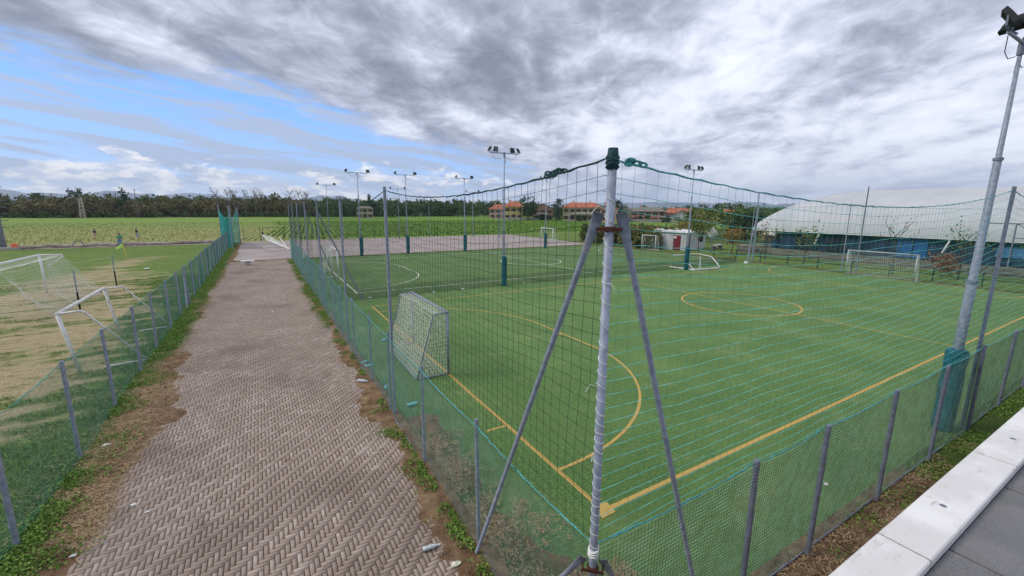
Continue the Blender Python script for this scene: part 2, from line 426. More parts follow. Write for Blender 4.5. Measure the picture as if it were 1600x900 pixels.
# brick path: herringbone of single bricks
def bricks():
    W = .0715; n_ = 3; g = .0095
    x0, x1, y0, y1 = -8.0, -2.32, -8, 42.6
    nx, ny = int((x1-x0)/W), int((y1-y0)/W)
    I, J = np.meshgrid(np.arange(nx), np.arange(ny)); I = I.ravel(); J = J.ravel(); s = (I-J) % (2*n_)
    out = []
    for code, (w_, h_) in ((0, (n_, 1)), (2*n_-1, (1, n_))):
        k = s == code; a, b_ = I[k], J[k]
        out.append(np.stack([x0+a*W+g/2, y0+b_*W+g/2, x0+(a+w_)*W-g/2, y0+(b_+h_)*W-g/2], 1))
    B = np.concatenate(out); n = len(B)
    zt = .030+rs.normal(0, .0018, n)+.012*(fbm(B[:, 0]*.5, B[:, 1]*.5, 5)-.5)
    t = rs.normal(0, .0008, (n, 4)); c = .004
    V = np.zeros((n, 8, 3)); xs = [0, 2, 2, 0]; ys = [1, 1, 3, 3]; sx = [1, -1, -1, 1]; sy = [1, 1, -1, -1]
    for q in range(4):
        V[:, q, 0] = B[:, xs[q]]; V[:, q, 1] = B[:, ys[q]]; V[:, q, 2] = zt-.018
        V[:, q+4, 0] = B[:, xs[q]]+sx[q]*c; V[:, q+4, 1] = B[:, ys[q]]+sy[q]*c; V[:, q+4, 2] = zt+t[:, q]
    F = np.array([[4, 5, 6, 7], [0, 1, 5, 4], [1, 2, 6, 5], [2, 3, 7, 6], [3, 0, 4, 7]])
    F = (F[None]+np.arange(n)[:, None, None]*8).reshape(-1, 4)
    o = npmesh('brick_path', V.reshape(-1, 3), F, brickm); tag(o, kind='structure')
bricks()
sheet('path_bed', -8.3, -2.25, -8.5, 43.0, .016, jointm)
sheet('ground_strip', -2.25, -2.2, -2.1, 43, -.004, dirtm)

def hl(X, Y):   # left verge, higher by the fence, fades under the bricks
    e = X+7.60+.5*(fbm(X*0+3, Y*.55, 31, 4)-.5)*2+.35*(fbm(X*2.2, Y*2.2, 32)-.5)
    # lobes of dirt
    e -= .50*np.exp(-((Y-7.9)/.8)**2)+.15*np.exp(-((Y-4.4)/1.)**2)+.3*np.exp(-((Y-13)/1.4)**2)
    return .034-.09*np.clip(e, -.5, 1)+.03*(fbm(X*5, Y*5, 33)-.5)
heightgrid('dirt_verge', -8.5, -6.4, -6, 69, .05, .07, hl, dirtm, 'green', lambda X, Y: np.clip(.66-(X+8.4)*.62+.25*np.clip((Y-8)/12, 0, 1), 0, 1))
def hr(X, Y):
    e = -(X+2.62)+.42*(fbm(X*0+7, Y*.7, 41, 4)-.5)*2+.3*(fbm(X*2.4, Y*2.4, 42)-.5)
    return .034-.10*np.clip(e, -.5, 1)+.03*(fbm(X*5, Y*5, 43)-.5)
heightgrid('dirt_verge', -3.5, -2.1, -3, 42.6, .05, .07, hr, dirtm, 'green', lambda X, Y: .22+.25*np.clip((Y-8)/14, 0, 1)+0*X)
heightgrid('dirt_verge', -2.25, .6, -2.06, 5, .05, .07, lambda X, Y: .026-.05*np.clip((X+1.98-.75*np.clip(-.1-Y, 0, 2)+.7*(fbm(X*1.5, Y*1.5, 51)-.5)), -1, 1), dirtm, 'green', lambda X, Y: .42+0*X)
heightgrid('dirt_verge', -6, 44, -4.3, -2.06, .08, .07, lambda X, Y: .02+.05*(fbm(X*1.5, Y*1.5, 61)-.5)+.04*np.clip(-(Y+2.3), -.5, 1)*.4, dirtm, 'green', lambda X, Y: .14+.55*np.clip((X-4.6)/3.5, 0, 1)+.1*np.clip((Y+3.1), -1, 1))
heightgrid('dirt_verge', -7.3, 38, 42.5, 43.5, .12, .08, lambda X, Y: .02+.05*np.exp(-((Y-42.95)/.25)**2)*(.3+fbm(X*1.3, Y*2, 65)), dirtm, 'green', lambda X, Y: .55+0*X)
heightgrid('dirt_verge', -7.4, -1.9, 41.8, 43.3, .08, .08, lambda X, Y: .0+.055*np.exp(-((Y-42.55-.2*np.sin(X*1.2))/.22)**2)*(.6+fbm(X*1.3, Y*2, 66)), dirtm, 'green', lambda X, Y: .3+0*X)
heightgrid('dirt_verge', 37.2, 38.6, -2, 43, .12, .12, lambda X, Y: -.03+.07*fbm(X*1.3, Y*1.3, 67), dirtm, 'green', lambda X, Y: .5+0*X)

# painted lines
def stroke(b, pts, wd, z):
    pts = [Vector((p[0], p[1], 0)) for p in pts]; L = []; Rr = []
    for i in range(len(pts)):
        t = (pts[min(i+1, len(pts)-1)]-pts[max(i-1, 0)]).normalized(); nrm = Vector((-t.y, t.x, 0))*wd/2
        L.append(pts[i]+nrm); Rr.append(pts[i]-nrm)
    for i in range(len(pts)-1):
        b.quad((Rr[i].x, Rr[i].y, z), (Rr[i+1].x, Rr[i+1].y, z), (L[i+1].x, L[i+1].y, z), (L[i].x, L[i].y, z))
def arc(cx, cy, r, a0, a1, n=28): return [(cx+r*math.cos(a0+(a1-a0)*i/n), cy+r*math.sin(a0+(a1-a0)*i/n)) for i in range(n+1)]
def court(name, y0, y1, m, L=36.54, lw=.085):
    b = MB(); z = .005; h = lw/2
    stroke(b, [(-h, y0), (L+h, y0)], lw*1.1, z); stroke(b, [(-h, y1), (L+h, y1)], lw, z)
    stroke(b, [(0, y0+h*1.25), (0, y1-h)], lw, z); stroke(b, [(L, y0+h*1.25), (L, y1-h)], lw, z)
    stroke(b, [(L/2, y0+h*1.25), (L/2, y1-h)], lw*.9, z)
    cy = (y0+y1)/2
    for sx, X0 in ((1, h), (-1, L-h)):
        g = 1.757; rr_ = 5.81
        P = [(X0+sx*q[0], q[1]) for q in arc(0, cy-g, rr_, -math.pi/2, 0)]+[(X0+sx*q[0], q[1]) for q in arc(0, cy+g, rr_, 0, math.pi/2)]
        stroke(b, P, lw*.9, z)
        stroke(b, [(X0+sx*5.6, cy), (X0+sx*5.8, cy)], .12, z+.003)
        stroke(b, [(X0-sx*.55-sx*h, cy-5.5), (X0-sx*h*2.2, cy-5.5)], lw*.8, z)
    for sg in (-1, 1):
        C = arc(L/2, cy, 3.0, 0 if sg > 0 else math.pi, math.pi if sg > 0 else 2*math.pi)
        stroke(b, C, lw*1.25, z+.003)
    b.poly([(-.16, y0-.14, z+.004), (.16, y0-.13, z+.004), (.2, y0+.13, z+.004), (-.05, y0+.22, z+.004)])
    o = b.build(name, m); tag(o, kind='structure')
court('pitch_markings', 0, 17.84, yl)
court('pitch_markings', 21.95, 39.3, wl)

# ------------------------------------------------------------------ mountains
def f_mtn(n):
    g = n.noise(n.pos, .004, 6, .6)
    return n.mix(n.step(g, .4, .6), (.10, .13, .16), (.20, .22, .25))
mtnm = mat('mountain_slope', f_mtn, .95, .1)
def ridge(az0, az1, dist, hmax, seed, depth=900):
    n = 180; V = []; 
    for i in range(n+1):
        t = i/n; a_ = R(az0+(az1-az0)*t)
        env = min(1, t*6, (1-t)*6)
        h = hmax*env*(.25+.75*float(fbm(np.array(t*14.), np.array(.3), seed, 5)))
        for dd, hh in ((-depth, -5), (-depth*.45, h*.55), (0, h), (depth, -5)):
            V.append((CAM.x+math.sin(a_)*(dist+dd), CAM.y+math.cos(a_)*(dist+dd), hh))
    F = [(i*4+j, (i+1)*4+j, (i+1)*4+j+1, i*4+j+1) for i in range(n) for j in range(3)]
    o = npmesh('mountain', np.array(V), np.array(F), mtnm, smooth=False); tag(o, kind='structure')
ridge(-27, 16, 6300, 205, 5); ridge(30, 72, 6300, 140, 12); ridge(-46, -19, 5600, 190, 8)

# haze
hb = MB(); hb.box((0, 0, 158), (13980, 13980, 320)); hz_o = hb.build('haze', None)
hm = bpy.data.materials.new('haze_air'); hm.use_nodes = True; hm.node_tree.nodes.clear(); hn = NT(hm.node_tree)
pvn = hn.new('ShaderNodeVolumePrincipled'); pvn.inputs['Color'].default_value = (.66, .80, 1, 1); pvn.inputs['Density'].default_value = .00014; pvn.inputs['Anisotropy'].default_value = .2
ho = hn.new('ShaderNodeOutputMaterial'); hn.l.new(pvn.outputs[0], ho.inputs['Volume'])
hz_o.data.materials.clear(); hz_o.data.materials.append(hm); tag(hz_o, kind='stuff')

# ------------------------------------------------------------------ woods, trees
def leaves(C, n_each, spread, size, seed=0, flat=.7, up=0.0):
    """quads scattered about centres C (k,3)"""
    r = np.random.RandomState(seed); k = len(C)
    spread = np.broadcast_to(np.asarray(spread, float), (k, 3)) if np.ndim(spread) else np.full((k, 3), spread)
    P = np.repeat(C, n_each, 0)+r.normal(0, 1, (k*n_each, 3))*np.repeat(spread, n_each, 0)
    n = len(P); d = r.normal(0, 1, (n, 3)); d[:, 2] = d[:, 2]*flat+up; d /= np.linalg.norm(d, axis=1)[:, None]
    t = np.cross(d, r.normal(0, 1, (n, 3))); t /= np.linalg.norm(t, axis=1)[:, None]; b_ = np.cross(d, t)
    s = size*(.5+r.rand(n))[:, None]*.5; s2 = s*(.5+.4*r.rand(n))[:, None]
    V = np.stack([P-t*s-b_*s2*.3, P+b_*s2, P+t*s+b_*s2*.2, P-b_*s2], 1).reshape(-1, 3)
    return V, np.arange(n*4).reshape(-1, 4)
def wood(name, x0, x1, y0, y1, hmin, hmax, ncrown, per, leaf, m, seed, yfun=None):
    r = np.random.RandomState(seed)
    x = r.uniform(x0, x1, ncrown); y = r.uniform(y0, y1, ncrown); h = r.uniform(hmin, hmax, ncrown)
    if yfun: y = y+yfun(x)
    C = []; S = []
    for i in range(ncrown):
        for q in range(7):
            zz = h[i]*r.uniform(.18, .9); rad = h[i]*.36*math.sqrt(max(.1, 1-((zz/h[i]-.5)/.55)**2))
            th = r.rand()*6.28; C.append((x[i]+math.cos(th)*rad, y[i]+math.sin(th)*rad, zz)); S.append((h[i]*.1, h[i]*.1, h[i]*.085))
    V, F = leaves(np.array(C), per, np.array(S), leaf, seed)
    V[:, 2] = np.maximum(V[:, 2], .0)
    o = npmesh(name, V, F, m); return tag(o, kind='stuff')
wood('woodland', -150, -30, 246, 262, 6.2, 8.8, 100, 95, .75, wooda, 1)
wood('woodland', -40, 75, 246, 262, 6.2, 8.8, 80, 95, .75, wooda, 2)
wood('woodland', -150, 30, 236, 250, 4.5, 8.3, 90, 80, .7, woodb, 3)
wood('woodland', -200, 190, 275, 300, 8.5, 10.6, 190, 50, 1.1, woodg, 4)
wood('woodland', 20, 100, 236, 250, 5.5, 9.2, 80, 95, .75, woodg, 5)
wood('hedgerow', -145, 100, 233, 240, 1.2, 3.0, 200, 26, .5, woodg, 6)
wood('woodland', 95, 210, 205, 240, 5, 8, 70, 60, .9, woodg, 7)
wood('woodland', 165, 320, 90, 190, 4.5, 6.8, 150, 45, .9, woodg, 8, None)
wood('woodland', 200, 420, -40, 100, 4.5, 6.5, 120, 40, 1.0, woodg, 9, None)

def branchy(base, h, seed, spread=.5, levels=3, r0=.1, n0=5, lean=0, start=.35):
    """returns list of tubes [(pts, radii)] and tips"""
    r = random.Random(seed); tubes = []; tips = []
    top = Vector(base)+Vector((lean*h, r.uniform(-.05, .05)*h, h*.8))
    pts = [Vector(base)+(top-Vector(base))*t+Vector((r.uniform(-1, 1), r.uniform(-1, 1), 0))*h*.015*t*4 for t in (0, .25, .5, .75, 1)]
    tubes.append((pts, [r0, r0*.8, r0*.62, r0*.42, r0*.2])); tips.append(pts[-1])
    def grow(p, d, ln, rad, lv):
        q = [p]; dd = d.normalized()
        for k in range(3):
            dd = (dd+Vector((r.uniform(-.3, .3), r.uniform(-.3, .3), r.uniform(-.05, .3)))).normalized(); q.append(q[-1]+dd*ln/3)
        tubes.append((q, [rad, rad*.75, rad*.5, rad*.3])); tips.append(q[-1]); tips.append(q[2])
        if lv > 1:
            for _ in range(3): grow(q[r.choice((1, 2, 3))], dd+Vector((r.uniform(-.9, .9), r.uniform(-.9, .9), r.uniform(-.3, .6))), ln*.6, rad*.5, lv-1)
    for k in range(n0):
        t = start+(1-start)*(k+.5)/n0; i = min(3, int(t*4)); p = pts[i]+(pts[i+1]-pts[i])*(t*4-i)
        th = k*2.4+r.uniform(-.4, .4)
        grow(p, Vector((math.cos(th), math.sin(th), .55+.5*t)), h*spread*(1.1-.5*t), r0*.5, levels-1)
    return tubes, tips
def tree(name, x, y, h, seed, leafm, nleaf, leaf, label, spread=.4, r0=.1, n0=6, levels=3, cl=.22, bm=None, group=None, lean=0, start=.35, z=0, cat='tree', sides=5):
    root = empty(name, (x, y, z)); tag(root, label, cat, group)
    tb, tips = branchy((0, 0, 0), h, seed, spread, levels, r0, n0, lean, start)
    b = MB(); b.local = True
    for p_, r1 in tb: b.tube(p_, r1, sides, cap=False)
    b.build('trunk', bm or bark, root, smooth=True)
    if nleaf:
        V, F = leaves(np.array([tuple(t) for t in tips]), max(1, nleaf//len(tips)), h*cl*.45, leaf, seed)
        V[:, 2] = np.maximum(V[:, 2], .05)
        npmesh('crown', V, F, leafm, parent=root)
    return root
def crowntree(name, x, y, h, wd, seed, leafm, n, leaf, label, group=None, conic=False, zb=.15, cat='tree', bm=None):
    root = empty(name, (x, y, 0)); tag(root, label, cat, group); r = np.random.RandomState(seed)
    b = MB(); b.local = True; b.tube([(0, 0, 0), (0, .05, h*.4), (0, 0, h*.8)], [h*.022, h*.016, h*.006], 6)
    for q in range(5):
        th = q*1.3; z_ = h*(.25+.1*q); b.tube([(0, 0, z_), (math.cos(th)*wd*.3, math.sin(th)*wd*.3, z_+h*.12)], [h*.008, h*.003], 4)
    b.build('trunk', bm or bark, root)
    C = []; S = []
    for q in range(26):
        t = zb+(1-zb)*r.rand()**.8
        rad = wd/2*((1-t)*1.05 if conic else math.sqrt(max(0, 1-((t-(.55+zb/3))/.52)**2)))*(.55+.45*r.rand()); th = r.rand()*6.28
        C.append((math.cos(th)*rad*.8, math.sin(th)*rad*.8, t*h*.97)); S.append((wd*.10, wd*.10, h*.055))
    V, F = leaves(np.array(C), max(2, n//26), np.array(S), leaf, seed); V[:, 2] = np.maximum(V[:, 2], .02)
    npmesh('crown', V, F, leafm, parent=root); return root
for i, (x, y, h, sp) in enumerate([(-21.5, 240, 12.6, .16), (-17, 243, 12.8, .2), (-14.2, 238, 13.2, .17), (-9.8, 240, 12.8, .15), (-6.2, 239, 13.2, .18), (-3.4, 242, 12.9, .17), (9.5, 240, 12.8, .2), (13.4, 238, 13.4, .18), (17, 243, 12.4, .2)]):
    tree('poplar_tree', x, y, h*1.12, 20+i, woodb, 260, .38, None, sp*1.25, .24, 10, 3, .08, barkg, 'bare trees above the far wood', start=.3)
bare = [o for o in bpy.data.objects if o.name.startswith('poplar_tree')]
bl = ['nearly bare tall tree above the far wood, leftmost of the bare group', 'second bare tall tree from the left above the far wood', 'tallest bare tree of the left cluster, right above the teal screen poles',
      'slender bare tree just right of the gap in the row above the wood', 'tall bare tree in the middle of the right cluster above the wood', 'bare tree at the right end of its cluster, left of the leafy round tree',
      'bare tree directly right of the leafy round tree above the far wood', 'tall bare tree above the wood close to the left ends of the net posts', 'last bare tree on the right above the far wood']
for o, l in zip(bare, bl): tag(o, l, 'tree')
crowntree('leafy_tree', 3, 240, 11.8, 7, 41, wooda, 520, .9, 'leafy round tree standing above the far wood between the bare ones')
crowntree('round_tree', -53.7, 233, 11.6, 4.6, 42, leafd, 420, .7, 'dark round tree poking over the wood on the left')
crowntree('umbrella_pine', -67.2, 231.8, 11.2, 5.5, 43, leafd, 300, .6, 'flat topped dark tree beside the lattice pylon', zb=.75)
crowntree('conifer_tree', 45.8, 229.8, 11.4, 4.6, 44, leafd, 420, .7, 'dark conifer over the wood behind the second floodlight mast', conic=True)
crowntree('bushy_tree', 22, 205, 7, 10, 45, woodg, 500, .9, 'broad green tree in front of the wood left of the pale farmhouse')
crowntree('bushy_tree', 50, 206, 6.0, 9, 46, woodg, 500, .9, 'broad green tree in front of the wood right of the pale farmhouse')
crowntree('big_tree', 94.5, 150.8, 10.4, 8.2, 47, leafd, 900, .62, 'big dark tree beside the yellow house')
crowntree('cedar_tree', 102.3, 139.4, 8.7, 6, 48, leafd, 620, .55, 'sparse dark tree left of the long cream house')
crowntree('conifer_tree', 126.8, 131.5, 9.0, 4.8, 49, leafd, 600, .55, 'dark conifers just right of the tall corner post', zb=.05)
crowntree('conifer_tree', 131.0, 131.5, 7.2, 3.6, 50, leafd, 400, .5, 'shorter dark conifer against the left end of the pink house')
crowntree('round_tree', 162.5, 122.1, 7.3, 4.4, 51, leafd, 300, .6, 'dark round tree over the brown roofed house')
crowntree('round_tree', 165.6, 117.9, 7.5, 4.6, 52, leafd, 300, .6, 'dark round tree over the long red roof, between two others')
crowntree('conifer_tree', 168.7, 113.5, 7.4, 3.6, 53, leafd, 300, .6, 'narrow dark tree at the right end of the long red roof')
# greenery left of the hall
crowntree('bushy_tree', 77.4, 44.5, 5.6, 8.5, 54, woodg, 1300, .45, 'dense green tree right behind the left end of the white hall')
crowntree('bushy_tree', 72, 50, 5.4, 8, 55, leafy, 1200, .42, 'yellowish green tree in the thicket left of the hall')
crowntree('bushy_tree', 62.5, 35.5, 4.6, 5.5, 56, leafd, 1100, .36, 'dark green bush by the corner of the blue hall wall')
crowntree('bushy_tree', 64, 46, 4.2, 6, 57, wooda, 900, .36, 'olive bush in the middle of the thicket left of the hall')
crowntree('bushy_tree', 55, 41, 3.6, 5, 58, leafy, 900, .3, 'light green bush behind the small white shed')
crowntree('bushy_tree', 50.5, 38, 3.2, 3.6, 59, leafo, 700, .26, 'orange tinged bush just right of the white shed')
crowntree('bushy_tree', 100, 62, 6.5, 13, 60, woodg, 1100, .6, 'wide green tree far beyond the thicket left of the hall')
# row of small autumn trees behind the first pitch
TR = [(40.2, 27.6, 3.9, leafy, 1000, .2, 'small tree with thin yellow green leaves in front of the shed'),
      (42.4, 24.9, 2.8, leafo, 800, .19, 'small tree with orange yellow leaves beside the metal cube'),
      (41.3, 20.4, 3.3, leafo, 330, .17, 'small tree with a few orange leaves left of the hall corner'),
      (40.9, 16.4, 3.3, leafy, 250, .16, 'small thin tree in front of the dark left part of the hall wall'),
      (40.6, 9.4, 4.4, leafy, 90, .11, 'bare branching young tree before the bright blue door panel'),
      (41.2, 5.6, 3.9, leafy, 240, .14, 'young tree with sparse green leaves before the middle of the hall'),
      (41.0, 1.2, 3.9, leafy, 240, .14, 'young tree with sparse leaves right of the thick mast')]
for i, (x, y, h, m_, n_, lf, lab) in enumerate(TR):
    tree('young_tree', x, y, h, 70+i, m_, n_, lf, lab, .42, .07, 7, 3, .2, bark, 'young trees in a row before the hall', start=.38)
tree('rust_bush', 41.3, 6.6, 1.3, 90, leafr, 900, .13, 'rust red dry bush on the grass before the hall', .8, .03, 8, 3, .36, bark, cat='bush', start=.1)
tree('shrub', 16.2, 70.6, 2.6, 91, woodb, 90, .12, 'bare reddish shrub on the far fence behind the grey yard', .5, .04, 9, 3, .2, bark, cat='bush', start=.05)

# tall stand of maize-like plants right of the yard
def stand():
    r = np.random.RandomState(77); n = 900
    x = 38.6+r.rand(n)*6; y = 33.5+r.rand(n)*15; C = []; S = []
    for i in range(n):
        h = 1.6+r.rand()*1.1
        for q in range(3): C.append((x[i], y[i], h*(.25+.33*q))); S.append((.16, .16, .28))
    V, F = leaves(np.array(C), 5, np.array(S), .42, 78, .3); V[:, 2] = np.maximum(V[:, 2], .02)
    o = npmesh('tall_plants', V, F, f_leaf([(0, (.045, .07, .02)), (.5, (.11, .145, .035)), (.8, (.19, .19, .06)), (1, (.28, .16, .07))], 'leaf_maize'))
    tag(o, kind='stuff')
stand()
# crops near the far fence
def crops():
    r = np.random.RandomState(5); ca, sa = math.cos(ROWA), math.sin(ROWA)
    k = 46000; u = np.round(r.uniform(-80, 90, k)/.9)*.9+r.normal(0, .08, k); v_ = 70+r.rand(k)**1.6*90
    x = u*ca+v_*sa; y = -u*sa+v_*ca; keep = (y > 71.5) & (x > -75) & (x < 120) & ~((x < -8) & (y < 80) & (r.rand(k) < .5))
    x, y = x[keep], y[keep]; grn = (x+30*(fbm(x*.05, y*.05, 3)-.5)) > 2
    for nm, mk, m_, sz, z_ in (('crop_plants', grn, cropl, .28, .12), ('crop_plants', ~grn, cropy, .15, .04)):
        C = np.stack([x[mk], y[mk], np.full(mk.sum(), z_)], 1)
        V, F = leaves(C, 2, np.array([.10, .12, .06]), sz, 6, .4, .5); tag(npmesh(nm, V, F, m_), kind='stuff')
crops()

# grass blades, weeds, straw
def blades(name, x, y, z, h, wd, m, seed, lean=.5):
    r = np.random.RandomState(seed); n = len(x); th = r.rand(n)*6.283; hh = h*(.5+r.rand(n)); ww = wd*(.6+.8*r.rand(n))
    dxx, dyy = np.cos(th)*ww/2, np.sin(th)*ww/2; lx = r.normal(0, lean, n)*hh; ly = r.normal(0, lean, n)*hh
    V = np.stack([np.stack([x-dxx, y-dyy, z], 1), np.stack([x+dxx, y+dyy, z], 1), np.stack([x+lx, y+ly, z+hh], 1)], 1).reshape(-1, 3)
    return tag(npmesh(name, V, np.arange(n*3).reshape(-1, 3), m), kind='stuff')
r = np.random.RandomState(9)
n = 260000; x = -8.45-r.rand(n)**1.5*13; y = 1+r.rand(n)**1.25*34
k = (fbm(x*1.6, y*1.6, 15)+.25*r.rand(n)-wear(x, y)*.55) > .46; x, y = x[k], y[k]
blades('field_grass', x, y, .01+.05*fbm(x*.6, y*.6, 4)-.02, .05, .018, grassb, 10, .8)
def leafpatch(name, x, y, z, size, m, seed, per=1):
    C = np.stack([x, y, z], 1); V, F = leaves(C, per, .012, size, seed, .6, 1.2); return tag(npmesh(name, V, F, m), kind='stuff')
n = 90000; y = 2+r.rand(n)**1.5*62; x = -8.5+np.abs(r.normal(0, .42, n))
k = (fbm(x*1.1+5, y*.9, 16)+.2*r.rand(n)) > (.57-.10*np.clip((y-8)/10, 0, 1)+np.clip(x+8.0, 0, 2)*.28); x, y = x[k], y[k]
leafpatch('verge_weeds', x, y, hl(x, y)+.02+.03*r.rand(len(x)), .040, weedm, 17)
n = 60000; y = -1.5+r.rand(n)**1.2*44; x = -2.32-np.abs(r.normal(0, .26, n))
k = (fbm(x*2.6+5, y*1.8, 26)+.3*r.rand(n)) > (.80-.12*np.clip((y-6)/10, 0, 1)+np.clip(-x-2.6, 0, 2)*.25); x, y = x[k], y[k]
leafpatch('verge_weeds', x, y, hr(x, y)+.02+.03*r.rand(len(x)), .036, weedm, 27)
n = 60000; x = -3+r.rand(n)**1.1*30; y = -2.15-r.rand(n)*2
k = (fbm(x*1.2, y*1.2, 36)+.2*r.rand(n)) > (.72-.25*np.clip((x-4)/4, 0, 1)); x, y = x[k], y[k]
leafpatch('verge_weeds', x, y, .03+.05*(fbm(x*1.5, y*1.5, 61)-.5)+.04*r.rand(len(x)), .036, weedm, 37)
def straw(name, x, y, z, ln, seed):
    r = np.random.RandomState(seed); n = len(x); th = r.rand(n)*6.283; L = ln*(.4+r.rand(n)); w_ = .0045
    cx, sx_ = np.cos(th)*L/2, np.sin(th)*L/2; wx, wy = -np.sin(th)*w_, np.cos(th)*w_; dz_ = r.normal(0, .012, n)
    V = np.stack([np.stack([x-cx-wx, y-sx_-wy, z], 1), np.stack([x-cx+wx, y-sx_+wy, z], 1), np.stack([x+cx+wx, y+sx_+wy, z+dz_], 1), np.stack([x+cx-wx, y+sx_-wy, z+dz_], 1)], 1).reshape(-1, 3)
    return tag(npmesh(name, V, np.arange(n*4).reshape(-1, 4), strawm), kind='stuff')
n = 26000; y = 2.2+r.rand(n)**1.4*26; x = -7.75+r.normal(0, .33, n); k = (fbm(x*1.0, y*1.0, 46)+.15*r.rand(n)) > .50; x, y = x[k], y[k]; k = hl(x, y) > .01; x, y = x[k], y[k]
straw('dry_straw', x, y, hl(x, y)+.008, .10, 47)
n = 30000; x = -2.2+r.rand(n)*1.7; y = -2.1+r.rand(n)*6; k = (fbm(x*1.7, y*1.7, 56)+.35*(r.rand(n)-.5)-.4*np.clip(x+1.9-.75*np.clip(-.1-y, 0, 2), 0, 3)) > .46; x, y = x[k], y[k]
straw('dry_straw', x, y, np.full(len(x), .045)+.02*r.rand(len(x)), .055, 57)
n = 16000; x = -2.2+r.rand(n)*1.5; y = -2.1+r.rand(n)*6; k = (fbm(x*1.7, y*1.7, 76)+.35*(r.rand(n)-.5)-.3*np.clip(x+1.9-.75*np.clip(-.1-y, 0, 2), 0, 3)) > .42; x, y = x[k], y[k]
blades('dry_grass', x, y, np.full(len(x), .03), .05, .012, grassb, 78, .6)
n = 14000; x = -2.5+r.rand(n)*12; y = -2.25-r.rand(n)*1.7; k = fbm(x*1.3, y*1.3, 58) > .50; x, y = x[k], y[k]
straw('dry_straw', x, y, .045+.05*(fbm(x*1.5, y*1.5, 61)-.5), .07, 59)
n = 3500; x = -7.3+r.rand(n)*4.8; y = -1+r.rand(n)**1.3*24; k = (fbm(x*.9, y*.9, 66)) > .56; x, y = x[k], y[k]
straw('dry_straw', x, y, np.full(len(x), .037), .035, 67)

# ------------------------------------------------------------------ parapet and terrace
def f_para(n):
    g = n.noise(n.pos, 2.0, 7, .6); h = n.noise(n.pos, 40, 5, .7); l = n.noise(n.mapv(n.pos, (1, 3, 1)), 5, 6, .7)
    c = n.mix(n.step(g, .4, .7), (.60, .59, .575), (.74, .73, .715))
    c = n.mix(n.step(l, .56, .72, 0, .6), c, (.33, .31, .29))
    k2 = n.noise(n.pos, 11, 7, .75); c = n.mix(n.step(k2, .58, .70, 0, .4), c, (.40, .385, .36))
    c = n.mix(n.step(h, .66, .76, 0, .4), c, (.25, .24, .24))
    bump(n, h, .15, .003); return c
param_ = mat('parapet_paint', f_para, .6, .3)
def f_deck(n):
    g = n.noise(n.pos, 1.6, 6, .6); h = n.noise(n.pos, 90, 5, .75)
    c = n.mix(n.step(g, .35, .7), (.105, .108, .115), (.17, .17, .172))
    c = n.mix(n.step(h, .35, .7, 0, .55), c, (.27, .27, .265))
    e = n.noise(n.pos, 4, 7, .7); c = n.mix(n.step(e, .58, .70, 0, .5), c, (.20, .155, .13))
    e2 = n.noise(n.pos, .9, 7, .7); c = n.mix(n.step(e2, .5, .66, 0, .45), c, (.07, .075, .07))
    bump(n, h, .5, .003); return c
deckm = mat('terrace_slate', f_deck, .9, .2)
wallm = plain('parapet_wall', (.42, .40, .37), .2, 3, .9)
par = empty('parapet_wall', (-2, -4.13, 0)); tag(par, 'long white painted parapet edging the terrace in the lower right', 'wall')
b = MB(); b.box((18, -4.13, 1.56), (50, .20, 3.12)); b.build('wall', wallm, par)
xs = [-7, -4.3, -1.55, .30, 2.55, 5.0, 7.5, 10, 14, 18, 24, 30, 43]
for i in range(len(xs)-1):
    b = MB(); x0, x1 = xs[i]+.009, xs[i+1]-.009; y0, y1, z0, z1 = -4.255, -4.0, 3.125, 3.2; cf = .008
    prof = [(y0, z0), (y1, z0), (y1, z1-cf), (y1-cf, z1), (y0+cf, z1), (y0, z1-cf)]
    V = [(x0, p[0], p[1]) for p in prof]+[(x1, p[0], p[1]) for p in prof]; n_ = 6
    b._add(V, [tuple(range(n_)), tuple(range(2*n_-1, n_-1, -1))]+[(j, j+n_, (j+1) % n_+n_, (j+1) % n_) for j in range(n_)])
    b.build('coping', param_, par)
    b = MB(); b.box((xs[i+1], -4.1275, 3.157), (.018, .25, .074)); b.build('joint', plain('joint_mortar', (.24, .23, .22), .25, 60, .95), par)
b = MB()
for x in (-.85, .9, 3.9, 6.4, 9):
    b.lathe((x, -4.12, 3.199), [(.020, 0), (.020, .003), (.013, .006), (.004, .007)], 10)
b.build('fixing', galvd, par)
tr = empty('terrace_floor', (10, -8, 0)); tag(tr, kind='structure')
rg = random.Random(3); xe = [-9, -3.2, -1.25, -.05, 1.25, 2.7, 4.2, 6, 8.5, 12, 20, 43]
b = MB(); 
for i in range(len(xe)-1):
    ye = [-4.262, -4.95, -5.9, -7.2, -12]
    sh = rg.uniform(-.2, .2)
    for j in range(4):
        x0, x1 = xe[i]+.011, xe[i+1]-.011; y1, y0 = ye[j]-(.011 if j else 0)+(sh if j else 0), ye[j+1]+.011+(sh if j < 3 else 0)
        s_x = .10*(j); z = 3.145+rg.uniform(-.003, .003)
        n_ = 8
        top = [(x0+(x1-x0)*t, y1+(rg.uniform(-.012, .012) if j else 0), z) for t in np.linspace(0, 1, n_)]; bot = [(x0+(x1-x0)*t, y0+rg.uniform(-.012, .012), z) for t in np.linspace(1, 0, n_)]
        P = bot[::-1]+top[::-1]
        k = len(P); b._add(P+[(q[0], q[1], z-.03) for q in P], [tuple(range(k))]+[((j_+1) % k, j_, j_+k, (j_+1) % k+k) for j_ in range(k)])
b.build('slab', deckm, tr)
b = MB(); b.box((17, -8.4, 3.06), (52, 8.27, .12)); b.build('slab_bed', plain('slab_bed', (.03, .03, .03), .2, 8, .9), tr)
for o in tr.children: o['kind'] = 'structure'

